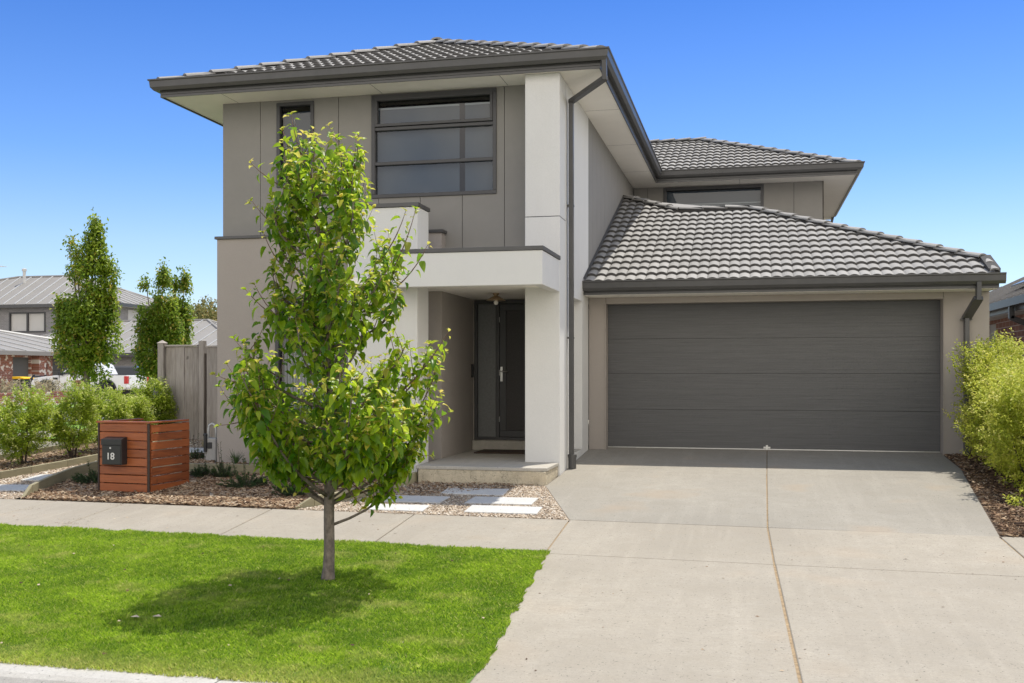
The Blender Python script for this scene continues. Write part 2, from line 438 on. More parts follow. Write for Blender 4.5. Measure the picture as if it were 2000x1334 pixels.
def sweep(path, prof, z0=0):
    """profile [(outward, z)] swept along a plan polyline; outward is to the right of travel"""
    mb = MB(); n = len(path); rings = []
    for i, p in enumerate(path):
        p = Vector(p); d0 = (p - Vector(path[i - 1])).normalized() if i else None
        d1 = (Vector(path[i + 1]) - p).normalized() if i < n - 1 else None
        d0 = d0 or d1; d1 = d1 or d0
        n0 = Vector((d0.y, -d0.x)); n1 = Vector((d1.y, -d1.x)); m = (n0 + n1).normalized()
        k = 1 / max(.2, m.dot(n0))
        rings.append([(p.x + m.x * k * a, p.y + m.y * k * a, z) for a, z in prof])
    L = len(prof)
    vs = [v for r in rings for v in r]
    fs = [(i * L + j, i * L + (j + 1) % L, (i + 1) * L + (j + 1) % L, (i + 1) * L + j) for i in range(n - 1) for j in range(L)]
    fs += [tuple(range(L)), tuple(range((n - 1) * L, n * L))[::-1]]
    mb.add(vs, fs); return mb

# ------------------------------------------------------------------ ground heights
def zg(y):
    if y > 15.85: return 0.
    if y > 10.35: return -(15.85 - y) * .0655
    if y > 8.85: return -.36 - (10.35 - y) * .055
    return -.4425 - (8.85 - y) * .03
def zfar(x, y):
    z = zg(y)
    if y > 16: z = -.15 * min(1, (y - 16) / 9)
    return z
zxy = lambda x, y: zg(y)
SUN_E, SKY_E, EXPO = 2.15, .15, 1.25
SKY_LO, SKY_M1, SKY_M2, SKY_HI = (.46, .48, .55), (.37, .415, .50), (.235, .34, .51), (.125, .24, .45)
FILL_CLOUD = (5.7, 5.3, 4.8)
# ------------------------------------------------------------------ setting
def inset(pts, d):
    """shrink a counter-clockwise convex polygon; d is one number or one per edge"""
    n = len(pts); d = d if isinstance(d, (list, tuple)) else [d] * n; L = []
    for i in range(n):
        a = Vector(pts[i]); b = Vector(pts[(i + 1) % n]); t = (b - a).normalized(); nn = Vector((-t.y, t.x))
        L.append((a + nn * d[i], t))
    out = []
    for i in range(n):
        (p, u), (q, v) = L[i - 1], L[i]
        cr = u.x * v.y - u.y * v.x
        k = ((q - p).x * v.y - (q - p).y * v.x) / cr
        out.append(tuple(p + u * k))
    return out

def sheet(name, xs, ys, zf, mat, dz=0, kind='structure'):
    V = [(x, y, zf(x, y) + dz) for y in ys for x in xs]; n = len(xs)
    F = np.array([(j * n + i, j * n + i + 1, (j + 1) * n + i + 1, (j + 1) * n + i) for j in range(len(ys) - 1) for i in range(n - 1)])
    return fastmesh(name, V, F, mat, kind=kind, attrs={'tint': np.full(len(V), .5)})

sheet('ground', [-400, -60, -30, -12, 0, 12, 60, 400], [5.0, 8.85, 10.35, 15.85, 16, 25, 60, 400], zfar, 'ground', -.07)
sheet('road', [-400, -27, -11, 0, 12, 400], [-60, -8, 4.9], lambda x, y: -.735, 'asphalt')

# our concrete: crossover, footpath, driveway, cast as separate panels with sandy joints under them
def panels(name, polys, mat, th=.09, dz=0, bev=.006):
    mb = MB()
    for p, d in polys:
        mb.prism(inset(p, d), dz, -th, zxy)
    return mb.build(name, mat, bevel=bev, kind='structure')

house_edge = lambda x: 10.35 - .0266 * (x - .17) if x > -1.8 else 10.41 - .0215 * (x + 1.8)
road_edge = lambda x: 8.82 - .04 * (x - .22)
J = [-14.0, -12.2, -9.7, (-7.99, -7.90), (-6.86, -7.01), (-5.02, -5.14), (-3.41, -3.48), (-1.76, -1.80), (.20, .17), (2.26, 2.25), 3.9, 5.6, 7.3]
J = [j if isinstance(j, tuple) else (j, j) for j in J]
fp = []
for (a, a2), (b, b2) in zip(J[:-1], J[1:]):
    fp.append(([(a, road_edge(a)), (b, road_edge(b)), (b2, house_edge(b2)), (a2, house_edge(a2))], [.005, .007, .005, .007]))
panels('footpath', fp, 'path')
panels('crossover', [
    ([(-1.52, 5.16), (.285, 5.16), (.20, road_edge(.2)), (-1.76, road_edge(-1.76))], [.01, .010, .005, .004]),
    ([(.285, 5.16), (2.45, 5.16), (2.26, road_edge(2.26)), (.20, road_edge(.2))], [.01, .01, .005, .010])], 'path')
dl = [(-1.80, house_edge(-1.8)), (.17, 10.35), (.212, 13.55), (-2.395, 13.55), (-2.395, 13.12), (-2.425, 12.33)]
dl2 = [(-2.395, 13.55), (.212, 13.55), (.25, 15.84), (-2.13, 15.84), (-2.13, 15.6), (-2.395, 15.6)]
dr = [(.17, 10.35), (2.25, 10.27), (2.587, 13.55), (.212, 13.55)]
dr2 = [(.212, 13.55), (2.587, 13.55), (2.67, 14.3), (2.67, 15.84), (.25, 15.84)]
def raw_panels(name, polys, mat):
    mb = MB()
    for p in polys:
        c = Vector((sum(q[0] for q in p) / len(p), sum(q[1] for q in p) / len(p)))
        mb.prism([tuple(c + (Vector(q) - c) * (1 - .012 / (Vector(q) - c).length)) for q in p], 0, -.09, zxy)
    return mb.build(name, mat, bevel=.003, kind='structure')
mbd = MB()
for p, g in ((dl, .007), (dl2, .003), (dr, .007), (dr2, .003)):
    if p in (dl, dl2): e = [(x - (g if x > 0 else 0), y) for x, y in p]
    else: e = [(x + (.007 if x < .3 else 0), y) for x, y in p]
    if p in (dl, dr): e = [(x, y - .003 if abs(y - 13.55) < .01 else (y + .008 if y < 10.5 else y)) for x, y in e]
    mbd.prism(e, 0, -.09, zxy)
mbd.build('driveway', 'drive', bevel=.002, kind='structure')
# sandy joint filling under the panels
sheet('joint_sand', [-1.95, .2, 2.5], [5.16, 8.85, 10.35], zxy, 'sand', -.010)
V = [(-2.39, 15.8), (-2.39, 12.4), (-1.78, 10.34), (2.25, 10.34), (2.6, 13.5), (2.66, 15.8)]
MB().add([(x, y, zg(y) - .012) for x, y in V], [tuple(range(6))]).build('joint_sand', 'sand', kind='structure')
sheet('joint_sand', [-14, -1.95], [8.6, 8.85, 10.35, 10.40], zxy, 'sand', -.014)

# kerb with a rounded top, and the lowered kerb at the crossover
def kerb(name, x0, x1, h0, h1, n=2):
    prof = [(5.24, -.03), (5.24, 1), (5.12, 1), (5.075, .97), (5.04, .86), (5.015, .66), (4.985, .15), (4.94, .02), (4.5, -.04), (4.5, -.2)]
    V = []; F = []
    xs = np.linspace(x0, x1, n)
    for i, x in enumerate(xs):
        h = h0 + (h1 - h0) * i / (n - 1)
        for y, k in prof: V.append((x, y, -.715 + (h * k if k > 0 else k) if k != -.03 else -.8))
    L = len(prof)
    for i in range(n - 1):
        for j in range(L - 1): F.append((i * L + j, i * L + j + 1, (i + 1) * L + j + 1, (i + 1) * L + j))
    mb = MB(); mb.add(V, F + [tuple(range(L)), tuple(range((n - 1) * L, n * L))[::-1]])
    return mb.build(name, 'kerb', smooth=False, kind='structure')
for a, b in ((-14, -7.33), (-7.32, -5.83), (-5.82, -4.365), (-4.355, -2.86), (-2.85, -2.0)): kerb('kerb', a, b, .165, .165, 2)
kerb('kerb', -1.99, -1.5, .165, .05, 2); kerb('kerb', -1.49, .28, .05, .05); kerb('kerb', .29, 2.4, .05, .05)
kerb('kerb', 2.41, 2.9, .05, .165); kerb('kerb', 2.91, 10, .165, .165)

# lawn between footpath and kerb
LX = np.linspace(-12, -1.5, 43)
lawn_right = lambda y: float(np.interp(y, [5.2, 5.45, 5.8, 6.13, 6.46, 7.0, 8.1, 8.95], [-1.48, -1.53, -1.49, -1.52, -1.56, -1.60, -1.68, -1.74]))
yv = [5.235, 5.8, 6.5, 7.2, 8.0, 8.6, 8.85, 9.6]
V = []; 
for y in yv:
    for i in range(24):
        x = -12 + (lawn_right(y) + 12) * i / 23; yy = min(y, road_edge(x) + .004) if y > 8.7 else y
        V.append((x, yy, zg(yy) + .006))
F = np.array([(j * 24 + i, j * 24 + i + 1, (j + 1) * 24 + i + 1, (j + 1) * 24 + i) for j in range(len(yv) - 1) for i in range(23)])
fastmesh('lawn_soil', V, F, 'lawnbase', kind='structure', attrs={'tint': np.full(len(V), .5)})
V = [(2.5, 5.235), (12, 5.235), (12, 8.3), (2.28, 8.73)]
MB().add([(x, y, zg(y) + .004) for x, y in V], [(0, 1, 2, 3)]).build('nature_strip', 'lawnbase', kind='structure')

rng = np.random.default_rng(3)
def vnoise(x, y, s, seed):
    """cheap smooth value noise"""
    r = np.random.default_rng(seed).random((64, 64)); u = x / s + 100; v = y / s + 100
    i = np.floor(u).astype(int); j = np.floor(v).astype(int); a = u - i; b = v - j
    a = a * a * (3 - 2 * a); b = b * b * (3 - 2 * b)
    g = lambda p, q: r[p % 64, q % 64]
    return (g(i, j) * (1 - a) + g(i + 1, j) * a) * (1 - b) + (g(i, j + 1) * (1 - a) + g(i + 1, j + 1) * a) * b
zgv = np.vectorize(zg)
def grass_blades(n, inside, xr, yr, h=.029, w=.0056, name='grass', label=None):
    x = rng.uniform(*xr, n); y = rng.uniform(*yr, n); k = inside(x, y); x = x[k]; y = y[k]
    n = len(x)
    clump = vnoise(x, y, .22, 5); patch = vnoise(x, y, .9, 8); fine = vnoise(x, y, .05, 11)
    H = h * (.35 + .5 * clump + .9 * rng.random(n) * fine)
    th = rng.uniform(0, 2 * np.pi, n); lean = rng.uniform(.1, 1.1, n) * H
    dx, dy = np.cos(th), np.sin(th); ph = th + np.pi / 2 + rng.normal(0, .5, n); wx, wy = np.cos(ph) * w / 2, np.sin(ph) * w / 2
    z = zgv(y) + .004
    V = np.stack([np.stack([x - wx, y - wy, z], 1), np.stack([x + wx, y + wy, z], 1),
                  np.stack([x + wx * .8 + dx * lean * .35, y + wy * .8 + dy * lean * .35, z + H * .6], 1),
                  np.stack([x + dx * lean, y + dy * lean, z + H], 1)], 1)
    F = np.array([[0, 1, 2, 3]])[None] + (np.arange(n) * 4)[:, None, None]
    t = np.clip(.02 + .35 * patch + .30 * clump + .30 * fine + rng.normal(0, .38, n), 0, 1)
    edge = np.clip((5.55 - y) / .3, 0, 1) * .45 + np.clip((vnoise(x, y, .16, 21) * .6 + vnoise(x, y, .5, 22) * .5 - .68) * 1.6, 0, .45)
    age = np.clip(edge * (.4 + rng.random(n)) + (rng.random(n) < .07) * .7, 0, 1)
    return fastmesh(name, V.reshape(-1, 3), F.reshape(-1, 4), 'grass', kind='stuff',
                    attrs={'tint': np.repeat(t, 4), 'age': np.repeat(age, 4)})
lr = np.interp
def in_lawn(x, y):
    r = lr(y, [5.2, 5.45, 5.8, 6.13, 6.46, 7.0, 8.1, 8.95], [-1.46, -1.51, -1.47, -1.50, -1.54, -1.58, -1.66, -1.73]) + .06 * (vnoise(x, y, .12, 2) - .5)
    return (x < r) & (y < 8.82 - .04 * (x - .22) + .035 * vnoise(x, y, .1, 4)) & (y > 5.22 - .05 * vnoise(x, y, .15, 9))
g = grass_blades(1000000, in_lawn, (-11.5, -1.4), (5.1, 9.6)); g.name = 'lawn_grass'

# beds
def poly_sheet(name, pts, mat, dz=0, kind='structure'):
    return MB().add([(x, y, zg(y) + dz) for x, y in pts], [tuple(range(len(pts)))]).build(name, mat, kind=kind)
HX = lambda x: house_edge(x) + .005
bedA = [(-8.40, HX(-8.4)), (-4.93, HX(-4.93)), (-4.66, 10.81), (-4.47, 11.25), (-4.31, 11.85), (-4.13, 12.44), (-5.0, 12.47), (-5.0, 13.45), (-7.5, 13.45), (-8.0, 14.3), (-8.75, 14.2), (-8.75, 12.6), (-8.70, 12.0)]
gravR = [(-4.85, HX(-4.85)), (-1.82, HX(-1.8)), (-2.43, 12.3), (-4.06, 12.32), (-4.22, 11.9), (-4.38, 11.28), (-4.57, 10.83)]
pathL = [(-9.95, HX(-9.95)), (-8.5, HX(-8.5)), (-8.82, 12.1), (-8.88, 13.0), (-8.8, 14.3), (-7.46, 14.4), (-7.46, 15.97), (-9.4, 15.97), (-9.4, 13.49), (-9.52, 12.88), (-9.63, 12.2), (-9.8, 11.5)]
hedgeL = [(-11.5, HX(-11.5)), (-10.0, HX(-10)), (-9.88, 11.5), (-9.70, 12.2), (-9.58, 12.88), (-9.46, 13.49), (-9.46, 16.0), (-10.7, 16.0), (-11.0, 12.5)]
bedR = [(2.27, 10.27), (6.0, 10.18), (6.0, 16.2), (3.3, 16.2), (3.3, 15.58), (2.69, 15.58), (2.69, 14.3), (2.60, 13.55)]
poly_sheet('mulch_bed', bedA, 'soil', -.004); poly_sheet('gravel_bed', [gravR[0], (-1.74, HX(-1.8) - .02), (-2.36, 12.33)] + gravR[3:], 'gravelbase', -.006)
poly_sheet('gravel_path', pathL, 'gravelbase', -.006); poly_sheet('mulch_bed', hedgeL, 'soil', -.004); poly_sheet('mulch_bed', [(2.18, 10.22)] + bedR[1:5] + [(2.64, 15.58), (2.62, 14.3), (2.52, 13.55)], 'soil', -.004)

def inpoly(x, y, P):
    r = np.zeros(len(x), bool); n = len(P)
    for i in range(n):
        x1, y1 = P[i]; x2, y2 = P[(i + 1) % n]
        c = ((y1 > y) != (y2 > y)) & (x < (x2 - x1) * (y - y1) / (y2 - y1 + 1e-12) + x1)
        r ^= c
    return r
CH = np.array([(-.5, -.5, 0), (.5, -.35, 0), (.5, .5, 0), (-.45, .4, 0), (-.5, -.5, 1), (.5, -.35, 1.1), (.5, .5, .9), (-.45, .4, 1)])
CF = np.array([(4, 5, 6, 7), (0, 1, 5, 4), (1, 2, 6, 5), (2, 3, 7, 6), (3, 0, 4, 7)])
def scatter(n, P, name, mat, kind, size, tintf, label=None):
    X = [p[0] for p in P]; Y = [p[1] for p in P]
    x = rng.uniform(min(X), max(X), n); y = rng.uniform(min(Y), max(Y), n); k = inpoly(x, y, P); x = x[k]; y = y[k]; n = len(x)
    th = rng.uniform(0, 2 * np.pi, n); tl = rng.normal(0, .25 if kind == 'chip' else .5, n)
    D = np.stack([np.cos(th), np.sin(th), tl], 1); U = np.stack([rng.normal(0, .25, n), rng.normal(0, .25, n), np.ones(n)], 1)
    s = size * rng.lognormal(0, .35, n)
    if kind == 'chip':
        S = np.stack([s * rng.uniform(.8, 1.7, n), s * rng.uniform(.25, .6, n), s * rng.uniform(.08, .2, n)], 1)
        Rm = frames(D, U); V = np.einsum('nij,nkj->nki', Rm, CH[None] * S[:, None, :])
        z = zgv(y) + rng.uniform(0, .018, n) + .012 * vnoise(x, y, .25, 31)
        F = CF
    else:
        T = np.array([(1, 0, 0), (0, 1, 0), (-1, 0, 0), (0, -1, 0), (0, 0, .8), (.5, .5, .5), (-.5, .5, .5)])[:5] * .5
        S = np.stack([s, s * rng.uniform(.6, 1, n), s * rng.uniform(.5, .9, n)], 1)
        V = np.einsum('nij,nkj->nki', frames(D, U), T[None] * S[:, None, :]); z = zgv(y) + rng.uniform(-.002, .006, n)
        F = np.array([(0, 1, 4), (1, 2, 4), (2, 3, 4), (3, 0, 4)])
    kk = V.shape[1]; V = V + np.stack([x, y, z], 1)[:, None, :]
    FF = F[None] + (np.arange(n) * kk)[:, None, None]
    t = np.clip(tintf(x, y, n), 0, 1)
    return fastmesh(name, V.reshape(-1, 3), FF.reshape(-1, F.shape[1]), mat, kind='stuff', attrs={'tint': np.repeat(t, kk)})
ct = lambda x, y, n: rng.beta(1.5, 1.6, n)
scatter(46000, bedA, 'bark_mulch', 'chips', 'chip', .030, ct)
scatter(16000, hedgeL, 'bark_mulch', 'chips', 'chip', .030, ct)
scatter(42000, bedR, 'bark_mulch', 'chips', 'chip', .030, lambda x, y, n: rng.beta(.9, 2.2, n))
scatter(46000, gravR, 'gravel', 'pebbles', 'peb', .017, lambda x, y, n: rng.random(n))
scatter(44000, pathL, 'gravel', 'pebbles', 'peb', .020, lambda x, y, n: rng.random(n))
# a thin spill of chips over the gravel by the step
spill = [(-4.2, 11.3), (-3.6, 11.5), (-2.8, 12.1), (-2.5, 12.33), (-4.05, 12.33)]
scatter(1800, spill, 'bark_mulch', 'chips', 'chip', .022, ct)

def paver(pts, label):
    o = MB().prism(pts, .016, -.03, zxy).build('stepping_stone', 'paver', bevel=.003)
    return tag(o, label, 'paver', 'pale rectangular stepping stones')
paver([(-4.10, 10.55), (-3.42, 10.55), (-3.44, 10.87), (-4.14, 10.86)], 'pale stepping stone in the gravel nearest the footpath, partly behind the tree')
paver([(-4.08, 11.02), (-3.38, 11.03), (-3.36, 11.40), (-4.09, 11.39)], 'shaded grey stepping stone left of the sun line, just behind the white front left one')
paver([(-2.97, 10.58), (-2.18, 10.59), (-2.19, 10.96), (-2.98, 10.95)], 'fully sunlit white stepping stone nearest the driveway and footpath')
paver([(-3.10, 11.06), (-2.34, 11.08), (-2.34, 11.47), (-3.08, 11.45)], 'stepping stone split by the shadow line, second from the footpath')
paver([(-3.54, 11.60), (-2.78, 11.58), (-2.80, 11.98), (-3.55, 11.96)], 'shaded stepping stone lying closest to the porch step')
paver([(-9.30, 10.98), (-8.72, 11.02), (-8.80, 11.42), (-9.36, 11.36)], 'half sunlit stepping stone at the near end of the left gravel path')
paver([(-9.33, 11.72), (-8.86, 11.76), (-8.93, 12.22), (-9.36, 12.16)], 'grey stepping stone in the middle of the left gravel path')
paver([(-9.30, 12.55), (-8.98, 12.55), (-8.95, 13.25), (-9.27, 13.25)], 'stepping stone on the left gravel path beside the wooden mailbox screen')
paver([(-8.75, 14.45), (-7.95, 14.40), (-7.95, 14.85), (-8.75, 14.9)], 'pale stepping stone on the ground before the timber side gate')

def sleeper(path, h, label, th=.045, z0=-.08, lift=0, drop=None):
    """timber edging board standing on its long edge, following a plan polyline"""
    mb = MB()
    for i, (a, b) in enumerate(zip(path[:-1], path[1:])):
        a = Vector(a); b = Vector(b); t = (b - a).normalized(); nn = Vector((-t.y, t.x)) * th / 2
        a2 = a + t * .002
        P = [a2 - nn, b - nn, b + nn, a2 + nn]
        hs = [h, h, h, h]
        if drop and i == 0: hs = [drop, h, h, drop]
        top = [(p.x, p.y, zg(p.y) + q + lift) for p, q in zip(P, hs)]
        if drop and i == 0:
            pass
        bot = [(p.x, p.y, zg(p.y) + z0) for p in P]
        mb.add(bot + top, [(3, 2, 1, 0), (4, 5, 6, 7), (0, 1, 5, 4), (1, 2, 6, 5), (2, 3, 7, 6), (3, 0, 4, 7)], random.random())
    o = mb.build('timber_edging', 'sleeper', bevel=.004)
    return tag(o, label, 'garden edging', 'timber garden edging')
sleeper([(-8.42, 10.60), (-8.44, 10.78), (-8.62, 11.3), (-8.82, 12.05), (-8.86, 13.0), (-8.78, 14.28)], .13, 'timber edging between gravel path and mulch, its near end cut down to the footpath', drop=.01)
sleeper([(-9.98, 10.9), (-9.72, 11.8), (-9.61, 12.27), (-9.50, 12.88), (-9.42, 13.49), (-9.40, 15.9)], .10, 'long sunlit timber edging along the near side of the left hedge row')
sleeper([(-11.2, 11.2), (-11.05, 12.0), (-10.75, 14.2), (-10.6, 16.0)], .10, 'timber edging running behind the stems of the left hedge row')
sleeper([(-8.0, 12.58), (-7.3, 12.585), (-6.3, 12.62), (-5.06, 12.64)], .14, 'shaded straight timber edging across the mulch in front of the house corner')
sleeper([(-4.90, 10.56), (-4.74, 10.70), (-4.60, 10.83), (-4.44, 11.25), (-4.28, 11.85), (-4.11, 12.42)], .12, 'curved timber edging beside the stepping stones, running behind the tree trunk', drop=.01)
sleeper([(-8.7, 15.2), (-8.15, 15.5), (-7.5, 15.55)], .08, 'short dark timber edging on the ground close to the paling fence')

# leaf litter and grit on the concrete
lit = MB()
for k in range(130):
    x, y = random.uniform(-8, 2.2), random.uniform(5.6, 10.2)
    if x < -1.7 and y < 8.95: continue
    r = random.uniform(.004, .012); a = random.uniform(0, 6.3); z = zg(y) + .003
    lit.add([(x + r * 1.6 * math.cos(a), y + r * 1.6 * math.sin(a), z), (x - r * math.sin(a) * .6, y + r * .6 * math.cos(a), z + .004),
             (x - r * 1.6 * math.cos(a), y - r * 1.6 * math.sin(a), z + .001), (x + r * .6 * math.sin(a), y - r * .6 * math.cos(a), z)], [(0, 1, 2, 3)], random.random())
for cx, cy, n in ((-7.0, 10.42, 40), (-6.9, 9.35, 60), (-5.3, 10.45, 50), (-3.6, 10.44, 40), (-7.9, 10.0, 15), (-6.95, 9.6, 40)):
    for k in range(n):
        x, y = random.gauss(cx, .12), random.gauss(cy, .035); r = random.uniform(.003, .008); a = random.uniform(0, 6.3); z = zg(y) + .003
        lit.add([(x + r * math.cos(a), y + r * math.sin(a), z), (x - r * math.sin(a), y + r * math.cos(a), z + .003), (x - r * math.cos(a), y - r * math.sin(a), z)], [(0, 1, 2)], random.random())
for k in range(110):
    x, y = random.uniform(-7.5, -1.7), random.uniform(5.4, 8.7); r = random.uniform(.007, .016); a = random.uniform(0, 6.3); z = zg(y) + random.uniform(.018, .034); t_ = random.choice((.05, .1, .15, .9))
    lit.add([(x + r * 1.5 * math.cos(a), y + r * 1.5 * math.sin(a), z), (x - r * math.sin(a) * .7, y + r * .7 * math.cos(a), z + .006),
             (x - r * 1.5 * math.cos(a), y - r * 1.5 * math.sin(a), z + .002), (x + r * .7 * math.sin(a), y - r * .7 * math.cos(a), z - .003)], [(0, 1, 2, 3)], t_)
for cx, cy in ((-4.02, 6.16), (-3.88, 6.2)):
    lit.add([(cx - .035, cy, zg(cy) + .035), (cx, cy - .02, zg(cy) + .04), (cx + .035, cy + .005, zg(cy) + .035), (cx, cy + .025, zg(cy) + .045)], [(0, 1, 2, 3)], 1.)
o = lit.build('leaf_litter', 'chips', kind='stuff')
# ------------------------------------------------------------------ the house
TAN = math.tan(R(22.5))
def tile_sheet(bm, lay, p0, p1, z0, tmax, tan, polys):
    """roof tiles over convex plan polygons; eave from p0 to p1, rising to the left of p0->p1"""
    p0 = Vector(p0); p1 = Vector(p1); L = (p1 - p0).length; d = (p1 - p0) / L; nrm = Vector((-d.y, d.x))
    roll = .15; ns = 7; e = .292
    cols = int(math.ceil(L / roll)); rows = int(math.ceil(tmax / e))
    for poly in polys:
        s_l = [(Vector(q) - p0).dot(d) for q in poly]; t_l = [(Vector(q) - p0).dot(nrm) for q in poly]
        tb = bmesh.new(); tl = tb.verts.layers.float.new('tint')
        for r in range(max(0, int(min(t_l) / e) - 1), min(rows, int(max(t_l) / e) + 1)):
            c0 = int(math.floor(min(s_l) / roll)) - 1; c1 = int(math.ceil(max(s_l) / roll)) + 1
            for tc in range(c0 // 2, c1 // 2 + 1):
                tint = random.random()
                S = [tc * .3 + k * roll / ns for k in range(2 * ns + 1)]
                prev = None; off = random.uniform(-.0015, .0015)
                for k, s in enumerate(S):
                    ph = (s / roll) % 1.0
                    if k in (0, ns, 2 * ns): ph = 0
                    h = .025 * math.sin(math.pi * ph) ** .85
                    if k == 0: h -= .004
                    def pt(t, hh):
                        q = p0 + d * s + nrm * t; return (q.x, q.y, z0 + t * tan + hh)
                    t0 = r * e; t1 = t0 + e + .015
                    row = [tb.verts.new(pt(t0 + .008, h * .9 - .012)), tb.verts.new(pt(t0, h + .032 + off)), tb.verts.new(pt(t0 + .007, h + .036 + off)), tb.verts.new(pt(t1, h * .92 + off))]
                    for v in row: v[tl] = tint
                    if prev:
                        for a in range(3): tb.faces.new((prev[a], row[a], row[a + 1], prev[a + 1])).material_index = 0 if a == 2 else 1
                    prev = row
        n = len(poly)
        for i in range(n):
            a = Vector(poly[i]); b = Vector(poly[(i + 1) % n]); t = (b - a).normalized()
            bmesh.ops.bisect_plane(tb, geom=tb.verts[:] + tb.edges[:] + tb.faces[:], plane_co=(a.x, a.y, 0), plane_no=(t.y, -t.x, 0), clear_outer=True, dist=1e-5)
        me = bpy.data.meshes.new('tmp'); tb.to_mesh(me); tb.free(); bm.from_mesh(me); bpy.data.meshes.remove(me)

def tiles(name, specs, parent):
    bm = bmesh.new(); lay = bm.verts.layers.float.new('tint')
    for sp in specs: tile_sheet(bm, lay, *sp)
    ox = list(parent['_o']) if '_o' in parent.keys() else (0, 0, 0)
    bmesh.ops.translate(bm, verts=bm.verts, vec=(-ox[0], -ox[1], -ox[2]))
    me = bpy.data.meshes.new(name); bm.to_mesh(me); bm.free()
    for p in me.polygons: p.use_smooth = False
    me.materials.append(M['tile']); me.materials.append(M['tile_nose_shade']); return link(name, me, parent)

def ridge(parent, a, b, r=.10):
    """overlapping half-round ridge caps from the low end a up to b, on a dark mortar bed"""
    a = Vector(a); b = Vector(b); L = (b - a).length; d = (b - a) / L; n = max(1, round(L / .37)); st = L / n
    side = d.cross(Vector((0, 0, 1))).normalized(); up = side.cross(d).normalized(); mb = MB()
    for i in range(n):
        vs = []; t0 = i * st - .02; t1 = (i + 1) * st + .02; tint = random.random()
        for t, rr, l in ((t0, r * 1.12, .022), (t1, r * .93, .0)):
            c = a + d * t
            for k in range(9):
                th = math.pi * k / 8
                vs.append(c + side * math.cos(th) * rr + up * (math.sin(th) * rr * .55 + l))
        for t, rr, l in ((t0 + .004, r * 1.0, .002),):
            c = a + d * t
            for k in range(9):
                th = math.pi * k / 8
                vs.append(c + side * math.cos(th) * rr + up * (math.sin(th) * rr * .55 + l))
        fs = [(k, k + 1, 9 + k + 1, 9 + k) for k in range(8)] + [(k + 1, k, 18 + k, 18 + k + 1) for k in range(8)]
        mb.add(vs, fs, tint)
    o = mb.build('ridge_capping', 'tile', parent, smooth=False)
    w = MB(); h = Vector((0, 0, .045))
    w.obox((a + b) / 2 + up * .0, d * (L / 2), side * .075, up * .045)
    w.build('mortar_bed', 'tilecap', o); return o

H = thing('house', 'two storey house in grey cladding and white render with dark tiled roof and double garage', 'house', (-2.4, 15.6, 0))
H_ = H
# ---- roof over the upper floor
rz = 5.205; hw = 3.155; RX = -4.975; top = rz + hw * TAN
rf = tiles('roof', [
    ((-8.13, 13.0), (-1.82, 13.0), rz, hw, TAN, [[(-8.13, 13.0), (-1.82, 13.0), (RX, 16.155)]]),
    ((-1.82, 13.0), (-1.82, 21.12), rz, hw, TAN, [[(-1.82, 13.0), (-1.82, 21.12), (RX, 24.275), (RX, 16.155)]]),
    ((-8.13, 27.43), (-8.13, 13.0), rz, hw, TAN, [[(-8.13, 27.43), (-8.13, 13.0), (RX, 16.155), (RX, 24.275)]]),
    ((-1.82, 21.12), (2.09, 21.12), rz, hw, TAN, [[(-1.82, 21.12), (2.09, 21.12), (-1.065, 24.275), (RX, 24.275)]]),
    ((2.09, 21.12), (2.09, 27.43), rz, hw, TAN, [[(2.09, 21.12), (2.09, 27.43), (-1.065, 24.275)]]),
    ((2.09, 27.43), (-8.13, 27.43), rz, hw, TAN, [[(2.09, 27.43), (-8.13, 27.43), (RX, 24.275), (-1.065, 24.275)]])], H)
c = .03
for a, b in (((-8.1, 13.03, rz), (RX, 16.155, top)), ((-1.85, 13.03, rz), (RX, 16.155, top)), ((RX, 16.1, top), (RX, 24.275, top)),
             ((2.06, 21.15, rz), (-1.065, 24.275, top)), ((-1.0, 24.275, top), (RX, 24.275, top)), ((2.06, 27.4, rz), (-1.065, 24.275, top)), ((-8.1, 27.4, rz), (RX, 24.275, top))):
    ridge(rf, (a[0], a[1], a[2] + c), (b[0], b[1], b[2] + c))
# ---- garage roof
gz = 2.465; gy = 15.07
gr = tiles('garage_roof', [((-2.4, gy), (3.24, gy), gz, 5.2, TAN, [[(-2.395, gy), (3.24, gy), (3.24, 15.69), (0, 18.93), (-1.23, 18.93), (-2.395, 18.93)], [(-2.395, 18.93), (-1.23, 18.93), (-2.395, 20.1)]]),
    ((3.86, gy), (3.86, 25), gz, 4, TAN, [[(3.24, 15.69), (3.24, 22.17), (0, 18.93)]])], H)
gt = gz + 3.86 * TAN; c = .03
for a, b in (((3.2, 15.73, gz + .66 * TAN), (0, 18.93, gt)), ((-1.23, 18.93, gt), (.0, 18.93, gt)), ((-1.23, 18.93, gt), (-2.36, 20.06, gt + 1.13 * TAN))):
    ridge(gr, (a[0], a[1], a[2] + c), (b[0], b[1], b[2] + c), .095)
# verge at the boundary: tile-coloured trim down the short gable edge
ridge(gr, (3.245, gy + .05, gz + .06), (3.245, 15.74, gz + .66 * TAN + .04), .06)
mb = MB(); mb.add([(-1.23, 18.93, gt), (0, 18.93, gt), (3.24, 22.17, gz + .66 * TAN + .1), (3.24, 21.78, 3.0), (-2.39, 21.78, 2.95), (-2.39, 20.1, gt + .48)], [(0, 5, 4, 3, 2, 1)])
mb.build('rear_slope', 'tile', gr)
# flashing against the upper wall
MB().add([(-2.396, gy, gz + .09), (-2.372, gy, gz + .055), (-2.372, 20.03, gz + .055 + 4.96 * TAN), (-2.396, 20.03, gz + .09 + 4.96 * TAN)], [(0, 1, 2, 3)]).build('roof_flashing', 'tilecap', gr)

